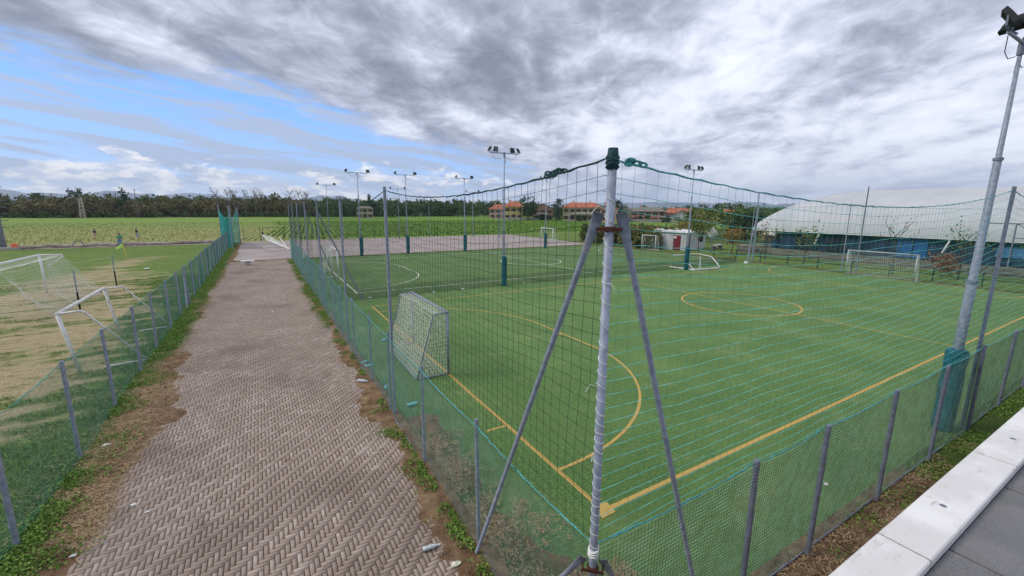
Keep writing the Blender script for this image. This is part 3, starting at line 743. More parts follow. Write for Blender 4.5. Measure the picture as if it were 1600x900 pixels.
# ------------------------------------------------------------------ nets and fences
def cords(P, rad, axis):
    """P (s,k,3) polylines -> triangular tubes; axis = rough direction 'h' or 'v' along unit vector"""
    s, k, _ = P.shape
    t = P[:, -1]-P[:, 0]; t /= np.linalg.norm(t, axis=1)[:, None]+1e-9
    up = np.array([0, 0, 1.]) if axis == 'h' else np.array([.6, .8, 0.])
    a_ = np.cross(t, up); a_ /= np.linalg.norm(a_, axis=1)[:, None]+1e-9; b_ = np.cross(t, a_)
    off = np.stack([a_*math.cos(q)+b_*math.sin(q) for q in (0, 2.094, 4.189)], 1)*rad      # s,3,3
    V = P[:, :, None, :]+off[:, None, :, :]
    V = V.reshape(-1, 3)
    i = np.arange(s)[:, None, None]*k*3+np.arange(k-1)[None, :, None]*3; j = np.arange(3)[None, None, :]; j2 = (j+1) % 3
    F = np.stack([i+j, i+j2, i+3+j2, i+3+j], -1).reshape(-1, 4)
    return V, F
def join(parts):
    V = []; F = []; M = []; o = 0
    for (v_, f_), m_ in parts: V.append(v_); F.append(f_+o); M.append(np.full(len(f_), m_)); o += len(v_)
    return np.concatenate(V), np.concatenate(F), np.concatenate(M)
def netting(name, p0, ud, length, zb, top, cell, rh, rv, mh, mv, parent, wob=.015, billow=.04, seed=0, cellv=None):
    """vertical net in the plane p0 + t*ud; top(t) gives the rope height"""
    ud = np.array([ud[0], ud[1], 0.]); nd = np.array([-ud[1], ud[0], 0]); p0 = np.array([p0[0], p0[1], 0.])
    nz = int(round((float(np.max(top(np.linspace(0, length, 50))))-zb)/cell)); nx = int(length/(cellv or cell))
    def pos(t, kf):
        tz = top(t); z = zb+(tz-zb)*kf
        edge = np.minimum(1, kf*4+.02)
        tt = t+wob*2.2*(fbm(t*1.3+seed, z*1.1, seed+1, 3)-.5)*2
        z = z+wob*2.0*(fbm(t*.9, z*1.7+5, seed+2, 3)-.5)*2*np.minimum(1, (1-kf)*6+.1)
        o = billow*(fbm(t*.35, z*.4, seed+3, 3)-.5)*2
        P = p0+tt[..., None]*ud+o[..., None]*nd; P[..., 2] = z; return P
    t = np.arange(0, length, max(.28, cell*2.0)); t = np.append(t, length)
    kf = np.linspace(0, 1, nz+1)
    T, K = np.meshgrid(t, kf); H = pos(T, K)
    tv = (np.arange(nx)+.5)*length/nx; kv = np.linspace(0, 1, max(3, int((nz)/2.5)))
    T2, K2 = np.meshgrid(tv, kv, indexing='ij'); Vv = pos(T2, K2)
    V, F, M = join([(cords(H, rh, 'h'), 0), (cords(Vv, rv, 'v'), 1)])
    V = V-np.array(parent.location)
    return npmesh(name, V, F, [mh, mv], parent=parent, mi=M)
def postm(b, x, y, h, r0, n=10, z0=-.05, lean=(0, 0)):
    b.tube([(x, y, z0), (x+lean[0]*h*.5, y+lean[1]*h*.5, h*.5), (x+lean[0]*h, y+lean[1]*h, h-.012), (x+lean[0]*h, y+lean[1]*h, h)], [r0, r0, r0, r0*.85], n)
def lay(b, pts, r0, sides=5): b.tube(pts, r0, sides)

def fence(name, label, p0, ud, length, posts, h, cell, rad, m, cordm, postr, pm, seed, sag=.05, group=None, mv=None, rv=None):
    root = empty(name, (p0[0], p0[1], 0)); tag(root, label, 'fence', group)
    ps = sorted(set([0]+posts+[length]))
    def top(t):
        t = np.asarray(t, float); out = np.zeros_like(t)
        for a_, b_ in zip(ps[:-1], ps[1:]):
            k = (t >= a_-1e-6) & (t <= b_+1e-6); u = (t-a_)/max(.01, b_-a_); out[k] = (h-.05-sag*4*u*(1-u))[k]
        return out
    q = random.Random(seed)
    for t in posts:
        b = MB(); x, y = p0[0]+ud[0]*t, p0[1]+ud[1]*t; ox, oy = ud[1]*postr*1.2, -ud[0]*postr*1.2
        ln = (q.uniform(-.012, .012), q.uniform(-.012, .012))
        postm(b, x+ox, y+oy, h+q.uniform(0, .04), postr, 12, lean=ln)
        for z_ in (.45, 1.1, 1.6): 
            z_ += q.uniform(-.05, .05); b.tube([(x+ox+ln[0]*z_, y+oy+ln[1]*z_, z_), (x+ox+ln[0]*z_, y+oy+ln[1]*z_, z_+.022)], postr+.004, 12)
        b.build('post', pm, root, smooth=False)
    netting('netting', p0, ud, length, .02, top, cell, rad, rv or rad, m, mv or m, root, .016, .09, seed)
    b = MB(); T = np.arange(0, length+.01, .14); tp = top(T); pts = [(p0[0]+ud[0]*t, p0[1]+ud[1]*t, z+.012*math.sin(t*23)) for t, z in zip(T, tp)]
    b.tube(pts, [cordm[1]*(1+.5*math.sin(t*31)*math.sin(t*7)) for t in T], 5)
    b.build('top_cord', cordm[0], root)
    b = MB(); b.tube([(p0[0]+ud[0]*t, p0[1]+ud[1]*t, .05+.01*math.sin(t)) for t in np.arange(0, length+.01, .7)], .014, 6); b.build('bottom_cable', galvd, root)
    return root

fence('mesh_fence', 'green mesh fence between the brick path and the pitches', (-2.3, -2.25), (0, 1), 46.2, [2.57, 5.1, 7.75, 9.9, 12.4, 14.9, 17.3, 19.9, 22.3, 24.8, 27.3, 29.8, 32.3, 34.8, 37.3, 39.8, 42.3, 44.8], 2.14, .046, .0018, fineg, (tealt, .008), .029, galv, 1)
fence('mesh_fence', 'dark green mesh fence between the near pitch and the white parapet', (-2.3, -2.25), (1, 0), 41, [2.6, 4.35, 6.78, 9.3, 11.8, 14.3, 16.8, 19.3, 21.8, 24.3, 26.8, 29.3, 31.8, 34.3, 36.8, 39.3], 2.14, .052, .0027, plain('fine_grey_green_net', (.24, .40, .34), .45, 5, .8), (tealt, .009), .036, galvd, 2, mv=plain('fine_dark_net', (.03, .085, .065), .4, 5, .8), rv=.0021)
fl = fence('mesh_fence', 'teal mesh fence along the left edge of the brick path', (-8.42, -2), (0, 1), 72, [.6, 3.2, 5.8, 8.5, 11.1, 13.9, 16.4, 19.35, 22, 24.6, 27.2, 29.8, 32.4, 35, 37.6, 40.2, 42.8, 45.4, 48, 50.6, 53.2, 55.8, 58.4, 61, 63.6, 66.2, 68.8], 2.14, .050, .0021, finet, (finet, .008), .038, galv, 3, mv=plain('fine_teal_dark', (.04, .15, .12), .35, 5, .8))
b = MB(); b.tube([(-8.3, 22.6, 0), (-8.36, 22.3, 1.9)], .035, 8); b.tube([(-8.3, 21.4, 0), (-8.4, 22.5, 1.9)], .03, 8); b.build('brace', galv, fl)

# tall ball nets
def sagtop(ps, hs, sag):
    def top(t):
        t = np.asarray(t, float); out = np.full_like(t, hs[-1])
        for i in range(len(ps)-1):
            a_, b_ = ps[i], ps[i+1]; k = (t >= a_-1e-6) & (t <= b_+1e-6); u = (t-a_)/(b_-a_)
            out[k] = (hs[i]+(hs[i+1]-hs[i])*u-sag[i]*4*u*(1-u))[k]
        return out
    return top
def ballnet(label, p0, ud, length, ps, hs, sag, mh, mv, rh, rv, ropem, roper, seed, postskip=(0,), pr=.036, cell=.14, zb=.1, lumps=()):
    root = empty('ball_net', (p0[0], p0[1], 0)); tag(root, label, 'net')
    top = sagtop(ps, hs, sag)
    for i, t in enumerate(ps):
        if i in postskip: continue
        b = MB(); x, y = p0[0]+ud[0]*t, p0[1]+ud[1]*t; b.tube([(x, y, -.05), (x, y, hs[i]*.35), (x, y, hs[i]+.08)], [pr*1.15, pr*1.1, pr], 12)
        for z_ in (2.05, 3.4): b.tube([(x, y, z_), (x, y, z_+.03)], pr*1.2, 12)
        b.build('post', galv, root, smooth=False)
    netting('netting', p0, ud, length, zb, top, cell, rh, rv, mh, mv, root, .03, .06, seed)
    b = MB(); T = np.arange(0, length+.01, .12); tp = top(T)
    b.tube([(p0[0]+ud[0]*t, p0[1]+ud[1]*t, z+.006*math.sin(t*17)) for t, z in zip(T, tp)], [roper*(1+.35*math.sin(t*40)*math.sin(t*9)) for t in T], 6)
    b.build('top_rope', ropem, root)
    for t, nm_ in lumps:
        b = MB(); c = Vector((p0[0]+ud[0]*t, p0[1]+ud[1]*t, float(top(np.array([t]))[0])))
        q = random.Random(seed+int(t*10))
        for _ in range(5):
            o = c+Vector((ud[0], ud[1], 0))*q.uniform(-.09, .09)+Vector((0, 0, q.uniform(.0, .035)))
            b.tube([o+Vector((ud[0]*.05*math.cos(k*.9), ud[1]*.05*math.cos(k*.9), .018*math.sin(k*.9))) for k in range(8)], .010, 5)
        b.build('knot', ropem, root)
    return root
netl = ballnet('tall dark net hanging along the brick path side of both pitches', (-2.22, -2.2), (0, 1), 45, [0, 7.45, 13.9, 21.1, 28, 34.5, 40, 45], [5.62, 5.58, 5.5, 5.5, 5.4, 5.4, 5.4, 5.4], [.235, .28, .2, .2, .2, .2, .2], netdark, netdark, .0024, .0024, tealdark, .010, 4, zb=1.9, lumps=((.92, 0), (.75, 0)))
b = MB(); b.tube([(-2.22, 18.9, 5.0), (-.1, 19.6, .0)], .04, 8); b.build('brace', galv, netl)
b = MB(); b.tube([(-2.2, 26, 5.0), (-.5, 26.2, .0)], .03, 8); b.build('brace', galv, netl)
ballnet('tall turquoise net hanging along the parapet side of the near pitch', (-2.3, -2.18), (1, 0), 39, [0, 11.85, 20, 29, 39], [5.6, 5.66, 5.6, 5.6, 5.6], [.38, .3, .3, .3], netturq, netmid, .0030, .0013, tealt, .0075, 5, zb=2.02, postskip=(0,), lumps=((.32, 0),))  # same cord throughout; top light is coloured in as paler horizontals, darker verticals
ballnet('high thin net across the middle between the two pitches', (-2.1, 19.75), (1, 0), 39.4, [0, 9.8, 19.6, 29.4, 39.4], [5.4, 5.3, 5.3, 5.3, 5.5], [.1, .1, .1, .1], netdark, netdark, .0016, .0016, tealdark, .006, 6, postskip=(0, 1, 2, 3))
ballnet('tall green net at the far short end of the near pitch towards the hall', (37.9, -2.2), (0, 1), 21.9, [0, 14.2, 21.9], [5.6, 5.7, 5.6], [.3, .2], netmid, netmid, .0028, .0022, tealdark, .010, 7, postskip=(0,))
dk_ = empty('low_net', (-2.1, 20.6, 0)); tag(dk_, 'low dark green net strip lying between the two pitches', 'net')
netting('netting', (-2.1, 20.2), (1, 0), 38, .0, lambda t: .62+0*np.asarray(t, float), .05, .0045, .0045, netdark, netdark, dk_, .02, .12, 12)

# corner post
cp = empty('corner_post', (-2.35, -2.3, 0)); tag(cp, 'tall grey corner post with splayed struts and white cord wound round it', 'post')
b = MB(); b.local = True
b.tube([(0, 0, -.05), (0, 0, 1.9), (0, 0, 5.58)], [.038, .037, .036], 20); b.build('pole', galv, cp, smooth=True)
b = MB(); b.local = True; b.tube([(0, 0, 5.50), (0, 0, 5.56), (0, 0, 5.6), (0, 0, 5.66)], [.044, .049, .045, .038], 18)
for k in range(3): b.tube([(.046*math.cos(t), .046*math.sin(t), 5.53+.026*k+.014*math.sin(2*t+k)) for t in np.linspace(0, 6.28, 22)], .009, 6)
b.build('rope_cap', tealdark, cp, smooth=True)
b = MB(); b.local = True
ts = np.linspace(0, 1, 900); ph = 0; pts = []; zz = 5.35
while zz > 2.08:
    st = (.17 if zz > 3.9 else .105)*(1+.25*math.sin(zz*9))
    for k in range(12): pts.append((.0395*math.cos(ph), .0395*math.sin(ph), zz-st*k/12+.006*math.cos(ph*1.7))); ph += 2*math.pi/12
    zz -= st
b.tube(pts, .0030, 5)
for z_ in (2.06, 2.085, 2.11): b.tube([(.045*math.cos(t), .045*math.sin(t), z_+.02*math.cos(t)) for t in np.linspace(0, 6.3, 20)], .008, 5)
b.tube([(0, 0, 2.06), (0, 0, 2.11)], .042, 16)
for k in range(9):
    z_ = 5.2-.3*k; th = rnd.random()*6; b.tube([(.038*math.cos(th), .038*math.sin(th), z_), (.10*math.cos(th+.4), .10*math.sin(th+.4), z_+.02), (.15*math.cos(th+.6), .13*math.sin(th+.6), z_-.03)], .0022, 4)
b.build('wound_cord', cordw, cp)
def strut(nm, top, bot, r0, ax):
    b = MB(); b.local = True; T, B = Vector(top), Vector(bot); d = (B-T).normalized()
    side = Vector(ax); side = (side-d*side.dot(d)).normalized(); nrm = d.cross(side).normalized()
    n = 16; V = []; prof = [(0, .004, 1.7), (.10, .006, 1.65), (.24, .5*r0, 1.25), (.42, r0*.95, 1.0), (.55, r0, 1.0)]
    L = (B-T).length
    rows = [(q[0], q[1], r0*q[2]) for q in prof]+[(L*.5, r0, r0), (L, r0, r0)]
    for s_, a1, a2 in rows:
        for j in range(n):
            th = 2*math.pi*j/n; V.append(T+d*s_+nrm*math.cos(th)*a1+side*math.sin(th)*a2)
    k = len(rows); F = [(i*n+j, i*n+(j+1) % n, (i+1)*n+(j+1) % n, (i+1)*n+j) for i in range(k-1) for j in range(n)]+[tuple(range(n)), tuple(range(k*n-1, (k-1)*n-1, -1))]
    b._add(V, F)
    for q in (.42, .66, .9):
        c = T+d*L*q; b.tube([c, c+d*.02], r0*1.1, 14)
    return b.build(nm, galv, cp, smooth=True)
# struts run down along both fences; upper pair from the top clamp, lower pair from the clamp at fence height
strut('strut', (-.062, .058, 5.17), (0, 2.55, 0), .027, (.72, -.69, 0))
strut('strut', (.066, -.056, 5.17), (2.0, .1, 0), .027, (.72, -.69, 0))
strut('strut', (-.062, .056, 2.0), (-.3, 1.3, 0), .026, (.72, -.69, 0))
strut('strut', (.066, -.054, 2.0), (1.2, .0, 0), .026, (.72, -.69, 0))
for z_ in (5.03, 1.90):
    b = MB(); b.local = True
    b.tube([(.043*math.cos(t), .043*math.sin(t), z_+.0) for t in np.linspace(0, 6.283, 24)], .006, 5)
    for zz in (z_, z_+.012, z_+.024): b.tube([(.0435*math.cos(t), .0435*math.sin(t), zz) for t in np.linspace(0, 6.283, 24)], .008, 5)
    b.box((-.034, -.036, z_+.010), (.20, .010, .028), -.76)
    b.tube([(-.09, .03, z_+.012), (-.05, .09, z_+.012)], .009, 6); b.tube([(.03, -.09, z_+.012), (.10, -.04, z_+.012)], .009, 6)
    b.build('clamp', rust, cp)

# ------------------------------------------------------------------ floodlight masts
def lamp_head(root, x, z, tx, tz, s=1.0, side=0.0):
    """housing with a glass face, on a bracket"""
    M = Matrix.Rotation(tz, 3, 'Z') @ Matrix.Rotation(tx, 3, 'X')
    b = MB(); b.local = True; c = Vector((x, side, z+.20*s))
    w_, h_, d_ = .36*s, .30*s, .13*s
    def P(px, py, pz): return M @ Vector((px, py, pz))+c
    fr = [P(-w_/2, -d_/2, -h_/2), P(w_/2, -d_/2, -h_/2), P(w_/2, -d_/2, h_/2), P(-w_/2, -d_/2, h_/2)]
    md = [P(-w_/2*.98, d_*.1, -h_/2*.98), P(w_/2*.98, d_*.1, -h_/2*.98), P(w_/2*.98, d_*.1, h_/2*.98), P(-w_/2*.98, d_*.1, h_/2*.98)]
    bk = [P(-w_/2*.6, d_/2, -h_/2*.6), P(w_/2*.6, d_/2, -h_/2*.6), P(w_/2*.6, d_/2, h_/2*.6), P(-w_/2*.6, d_/2, h_/2*.6)]
    b._add(fr+md+bk, [(3, 2, 1, 0), (8, 9, 10, 11)]+[(o+j, o+(j+1) % 4, o+4+(j+1) % 4, o+4+j) for o in (0, 4) for j in range(4)])
    for k in range(5): b.box(M @ Vector((0, d_*.42, -h_*.3+h_*.15*k))+c, (w_*.7, d_*.2, .008), M=M)
    o = b.build('floodlight', black, root)
    b = MB(); b.local = True; g = [P(-w_*.44, -d_/2-.004, -h_*.44), P(w_*.44, -d_/2-.004, -h_*.44), P(w_*.44, -d_/2-.004, h_*.44), P(-w_*.44, -d_/2-.004, h_*.44)]
    b._add(g, [(0, 1, 2, 3)]); gl = b.build('glass', plain('lamp_glass', (.10, .11, .12), .1, 8, .12, 0, .6), None); gl.parent = o
    b = MB(); b.local = True
    for sx in (-1, 1): b.tube([(x+sx*.03, 0, z), (x+sx*w_*.52, side*.5, z+.06), M @ Vector((sx*w_*.53, 0, 0))+c], .012*s+.004, 5)
    br = b.build('bracket', galvd, None); br.parent = o
def mast(x, y, label, lamps, h=8.7, r0=.10, r1=.045, pad=None, cross=2.1, rz=0, group='floodlight masts around the pitches', s=1.0, wires=True):
    root = empty('floodlight_mast', (x, y, 0), rz); tag(root, label, 'floodlight mast', group)
    b = MB(); b.local = True
    b.tube([(0, 0, -.05), (0, 0, h*.42), (0, 0, h*.425), (0, 0, h*.73), (0, 0, h*.735), (0, 0, h)], [r0, r0*.92, r0*.76, r0*.66, r0*.5, r1*.8], 14); b.build('pole', galv, root, smooth=True)
    b = MB(); b.local = True; b.tube([(0, 0, h*.42-.02), (0, 0, h*.42+.05)], r0*1.08, 14); b.build('collar', galvd, root)
    b = MB(); b.local = True; b.tube([(0, 0, h*.73-.02), (0, 0, h*.73+.04)], r0*.85, 14); b.build('collar', galvd, root)
    b = MB(); b.local = True; b.tube([(0, 0, h-.25), (0, 0, h+.03)], r1*1.5, 12); b.build('collar', galvd, root)
    if pad:
        b = MB(); b.local = True; rp = pad; q = random.Random(int(x*7+y))
        b.lathe((0, 0, .05), [(rp*.93, 0), (rp, .08), (rp*1.0, .7), (rp*1.04, 1.0), (rp*.97, 1.5), (rp*1.05, 1.88), (rp*.9, 1.97), (rp*.55, 2.0)], 18)
        for k in range(3): b.tube([(rp*1.02*math.cos(t), rp*1.02*math.sin(t), .4+.65*k+.015*math.sin(3*t)) for t in np.linspace(0, 6.283, 24)], .012, 5)
        # loose flap of the cover
        pts = [(rp*1.0, -.04, 1.95), (rp*1.25, -.10, 1.8), (rp*1.12, -.10, 1.3), (rp*1.16, -.1, .6), (rp*1.0, -.05, .2), (rp*.95, .06, .2), (rp*.95, .1, 1.95)]
        b.poly(pts)
        b.build('pad', padm, root, smooth=False)
    b = MB(); b.local = True; b.tube([(-cross/2, 0, h-.02), (cross/2, 0, h-.02)], .03, 8)
    b.build('crossbar', galv, root)
    for (lx, tx, tz) in lamps: lamp_head(root, lx, h, R(tx), R(tz), s)
    if wires:
        b = MB(); b.local = True
        for sx in (-1, 1):
            b.tube([(sx*cross*.42, .03, h-.04), (sx*cross*.38, .05, h-.32), (sx*cross*.25, .05, h-.40), (sx*.06, .05, h-.28)], .008, 4)
        b.tube([(.1, .04, h-.2), (.13, .06, h-.55), (.06, .02, h-.7)], .012, 4)
        b.build('cable', cable, root)
    return root
four = [(-1.05, 35, 60), (-.62, 5, 25), (.62, 8, -160), (1.05, 30, -130)]
mast(9.05, -1.95, 'thick nearest floodlight mast standing by the parapet fence at the right', [(-1.02, -35, 0), (-.66, 40, 70), (.66, 30, -20), (1.02, -35, 160)], 8.62, .10, .04, .20, rz=0, s=1.15)
mast(9.1, 19.8, 'floodlight mast with four lamps in the centre of the near edge of the second pitch', four, 8.65, .075, .04, .15)
mast(27, 19.2, 'floodlight mast with four lamps behind the far half of the near pitch', four, 8.45, .075, .04, .2)
mast(4.4, 42.7, 'slim floodlight mast at the yard edge, leftmost of those with dark pads', [(-1.1, 30, 60), (1.1, 30, -50)], 8.7, .08, .035, .17)
mast(9.5, 42.8, 'slim floodlight mast with dark pad, second from the left along the yard edge', [(-1.1, 30, 60), (1.1, 30, -50)], 8.7, .08, .035, .17)
mast(16.3, 42.2, 'slim floodlight mast with dark pad, third from the left along the yard edge', [(-1.0, 30, 60), (1.0, 30, -50)], 8.55, .08, .035, .17)
mast(27.2, 41.0, 'slim floodlight mast in front of the small white goal of the yard', [(-.9, 30, 60), (.5, 5, -30), (.95, 30, -130)], 8.9, .08, .035, .17)
mast(4.3, 66, 'small distant floodlight mast at the far left of the grey yard', [(-1.2, 30, 60), (1.2, 30, -50)], 8.4, .07, .035, None, 2.6, wires=False)
mast(15.1, 66, 'distant floodlight mast beyond the yard seen between two nearer ones', [(-1.2, 30, 60), (1.2, 30, -50)], 8.1, .07, .035, None, 2.4, wires=False)
mast(28.1, 65, 'distant floodlight mast beyond the yard near the red roofed houses', [(-1.2, 30, 60), (1.2, 30, -50)], 7.9, .07, .035, None, 2.4, wires=False)

# thin poles of the nets round the yard
def netpole(x, y, h, label, braces=False):
    root = empty('net_pole', (x, y, 0)); tag(root, label, 'pole', 'thin net poles beyond the second pitch')
    b = MB(); b.local = True; b.tube([(0, 0, -.03), (0, 0, h)], [.045, .035], 8); b.build('pole', galv, root)
    if braces:
        b = MB(); b.local = True; b.tube([(-1.2, -.3, 0), (0, 0, 1.9)], .025, 6); b.build('brace', galvd, root)
        b = MB(); b.local = True; b.tube([(1.2, -.3, 0), (0, 0, 1.9)], .025, 6); b.build('brace', galvd, root)
for x, y, h, lab, br in [(21.4, 43, 5.2, 'thin grey net pole with two spread braces at the middle of the yard edge', True), (6.5, 67, 6, 'thin pole beyond the yard just right of the leftmost distant mast', False),
                     (20.5, 66.5, 5.6, 'thin pole at the far edge of the yard in front of the green field', False), (33, 63.5, 5.6, 'thin pole at the far right edge of the yard', False), (38, 50, 5.4, 'thin pole at the right side of the yard before the cream house', False), (38, 43.5, 5.4, 'thin pole where the second pitch meets the tall plants', False)]: netpole(x, y, h, lab, br)
ep = empty('corner_pole', (36.4, 19.3, 0)); tag(ep, 'grey net pole with leaning strut at the far corner of the near pitch', 'pole')
b = MB(); b.local = True; b.tube([(1.0, .2, 0), (1.0, .2, 6.9)], [.055, .045], 10); b.build('pole', galv, ep)
b = MB(); b.local = True; b.tube([(-.1, .1, 0), (1.0, .2, 4.6)], .045, 8); b.build('brace', galv, ep)
b = MB(); b.local = True; b.box((-.1, .1, .09), (.3, .3, .18)); b.build('foot', whitem, ep)
hp = empty('net_pole', (38, 11, 0)); tag(hp, 'tall dark pole rising before the white hall roof', 'pole')
b = MB(); b.local = True; b.tube([(0, 0, 0), (0, 0, 7.1)], [.055, .045], 10); b.build('pole', galvd, hp)

# teal screen nets hung on poles by the left fence
sc_ = empty('teal_screen', (-8.4, 60, 0)); tag(sc_, 'bunched teal screen net hanging between tall poles at the far end of the left fence', 'net')
pp = [(-9.3, 63.2, 5.5), (-7.9, 57.0, 5.2), (-8.35, 69.0, 5.3), (-7.35, 66.5, 5.0)]
for x, y, h in pp:
    b = MB(); b.tube([(x, y, 0), (x, y, h)], [.06, .05], 8); b.build('pole', galv, sc_)
b = MB(); b.tube([(-8.9, 62, 1.0), (-7.4, 66.5, 4.8)], .035, 6); b.build('brace', galvd, sc_)
def screen(a_, b_, za, zb, sag, seed):
    n = 46; m = 40; t = np.linspace(0, 1, n); H = []
    for k in range(m+1):
        top = za+(zb-za)*t-sag*4*t*(1-t); z = top*(k/m)
        x = a_[0]+(b_[0]-a_[0])*t+.12*(fbm(t*4, z*.8, seed)-.5); y = a_[1]+(b_[1]-a_[1])*t+.2*(fbm(t*4, z*.8, seed+2)-.5)
        H.append(np.stack([x, y, z], 1))
    H = np.array(H); V = np.transpose(H, (1, 0, 2))
    Vv, F, M = join([(cords(H, .013, 'h'), 0), (cords(V, .013, 'v'), 0)]); npmesh('net', Vv-np.array(sc_.location), F, netblue, parent=sc_)
screen(pp[0], pp[1], 5.0, 4.4, 1.0, 1); screen(pp[1], pp[2], 4.4, 4.6, 1.3, 4); screen(pp[0], pp[3], 4.8, 4.6, 1.2, 8)

# far fence of the yard with a gate
ff = empty('wire_fence', (-7, 70.2, 0)); tag(ff, 'low dark wire fence with thin posts at the far edge of the yard', 'fence')
b0 = 0
for k in range(17):
    x = -7.0+2.7*k
    if -5.0 < x < -2.0: x = -4.9
    b = MB(); b.tube([(x, 70.2, 0), (x, 70.2, 2.25)], .035, 5); b.build('post', plain('dark_post', (.03, .045, .035), .3, 5, .8), ff)
b = MB()
for z_ in (.4, .9, 1.4, 1.85, 2.2):
    b.tube([(-7, 70.2, z_), (-4.9, 70.2, z_)], .008, 3); b.tube([(-1.7, 70.2, z_), (36.2, 70.2, z_)], .008, 3)
b.build('wires', galvd, ff)
gt = empty('yard_gate', (-4.6, 70.2, 0)); tag(gt, 'small dark field gate in the wire fence at the end of the path', 'gate')
b = MB(); b.tube([(-4.55, 70.2, 0), (-4.55, 70.2, 1.95), (-1.8, 70.2, 1.95), (-1.8, 70.2, 0)], .05, 6); b.build('gate_frame', MATS['dark_post'], gt)
b = MB(); b.box((-4.55, 70.15, 1.1), (.25, .1, .45)); b.build('latch_box', MATS['dark_post'], gt)
rp_ = empty('wooden_post', (-2.05, 43.9, 0)); tag(rp_, 'rusty brown end post of the path side fence', 'post')
b = MB(); b.local = True; b.box((0, 0, .92), (.12, .12, 1.84)); b.box((.0, .0, 1.86), (.15, .15, .04)); b.build('post', plain('brown_post', (.12, .065, .04), .3, 8, .9), rp_)
# low rail fence before the hall
rf = empty('rail_fence', (38.7, 0, 0)); tag(rf, 'low dark rail fence along the grass strip before the hall', 'fence')
for k in range(12):
    b = MB(); y = -4+2.6*k; b.tube([(38.7, y, 0), (38.72, y, 1.0)], .045, 6); b.build('post', MATS['dark_post'], rf)
b = MB()
for z_ in (.5, .95): b.tube([(38.7, y, z_+.03*math.sin(y)) for y in np.arange(-4, 25, 1.3)], .035, 6)
b.build('rail', MATS['dark_post'], rf)

# ------------------------------------------------------------------ goals
def patch(A, B, C, D_, nu, nv, sag=(0, 0, 0), noise=.03, rad=.003, seed=0):
    """net surface A-B (bottom) D-C (top); sagging in the middle"""
    A, B, C, D_ = [np.array(q, float) for q in (A, B, C, D_)]
    def pos(u, v):
        P = (A*(1-u)+B*u)*(1-v)+(D_*(1-u)+C*u)*v
        k = (16*u*(1-u)*v*(1-v)) if False else 4*v*(1-v)*np.minimum(1, 6*u*(1-u)+.2)
        nn = np.concatenate([fbm(u*6+seed, v*6, seed+i, 3)-.5 for i in range(3)], -1)*2*noise
        return P+k*np.array(sag)+nn
    u = np.linspace(0, 1, max(8, nu)); v = np.linspace(0, 1, nv+1); U_, V_ = np.meshgrid(u, v); H = pos(U_[..., None], V_[..., None])
    u2 = np.linspace(0, 1, nu+1); v2 = np.linspace(0, 1, max(8, nv)); U2, V2 = np.meshgrid(u2, v2, indexing='ij'); G = pos(U2[..., None], V2[..., None])
    return [(cords(H, rad, 'h'), 0), (cords(G, rad, 'v'), 0)]
def goal(name, label, x, y, rz, wd, h, dt, db, pr, fm, nets=1, netrad=.0035, messy=.05, group=None, backbar=True, netm=None, cell=.12, loc_z=0, tilt=None):
    """posts at local x=0, y=+-wd/2; net towards local -x"""
    root = empty(name, (x, y, loc_z), rz); tag(root, label, 'goal', group)
    if tilt: root.rotation_euler = tilt
    for sy in (-1, 1):
        b = MB(); b.local = True; b.tube([(0, sy*wd/2, 0), (0, sy*wd/2, h)], pr, 12); b.build('post', fm, root, smooth=True)
    b = MB(); b.local = True; b.tube([(0, -wd/2-pr, h-pr*.1), (0, wd/2+pr, h-pr*.1)], pr, 12); b.build('crossbar', fm, root, smooth=True)
    b = MB(); b.local = True
    for sy in (-1, 1):
        b.tube([(0, sy*wd/2, h), (-dt, sy*wd/2, h-.02), (-dt-.04, sy*wd/2, h-.08), (-db, sy*wd/2, .03)] if backbar != 'top' else [(0, sy*wd/2, h), (-dt, sy*wd/2, h-.02), (-dt-.03, sy*wd/2, h-.12), (-dt*.25, sy*wd/2, h*.68)], pr*.55, 8)
        if backbar is True: b.tube([(0, sy*wd/2, .03), (-db, sy*wd/2, .03)], pr*.55, 8)
    if backbar is True: b.tube([(-db, -wd/2, .03), (-db, wd/2, .03)], pr*.6, 8)
    b.build('back_frame', fm, root, smooth=True)
    if nets:
        y0, y1 = -wd/2, wd/2; nu, nv = int(wd/cell), int(h/cell); parts = []
        for s_ in range(nets):
            parts += patch((-db, y0, .03), (-db, y1, .03), (-dt, y1, h-.03), (-dt, y0, h-.03), nu, nv, (.12+.1*s_, 0, -.05), messy, netrad, s_*5)
            parts += patch((-dt, y0, h-.03), (-dt, y1, h-.03), (0, y1, h), (0, y0, h), nu, max(3, int(dt/cell)), (0, 0, -.03), messy*.5, netrad, 3+s_)
            for yy in (y0, y1): parts += patch((0, yy, .03), (-db, yy, .03), (-dt, yy, h-.03), (0, yy, h), int(db/cell)+2, nv, (0, 0, 0), messy, netrad, 7+s_+int(yy > 0))
        if nets > 1:
            parts += patch((-db, y0, .04), (-db, y1, .04), (-.05, y1, .05), (-.1, y0, .05), nu, 7, (0, 0, .12), messy*1.3, netrad, 15)
        V, F, M = join(parts); npmesh('net', V, F, netm or netw, parent=root)
    return root
goal('futsal_goal', 'grey framed goal with tangled white net on the near pitch by the path', 0, 8.94, 0, 3.55, 2.02, .42, 1.02, .042, galv, 2, .0042, .06)
goal('futsal_goal', 'grey framed goal at the hall end of the near pitch', 36.54, 9.0, math.pi, 4.3, 2.02, .4, 1.0, .045, plain('pale_metal', (.40, .43, .42), .1, 6, .5, .2), 1, .0035, .05)
goal('small_goal', 'white goal on the left end of the second pitch', 0, 30.6, 0, 3.3, 2.05, .5, 1.0, .055, whitem, 1, .003, .03)
goal('small_goal', 'white goal by the shed at the right end of the second pitch', 37.9, 33.3, math.pi, 2.2, 1.9, .4, .8, .04, whitem, 1, .003, .03)
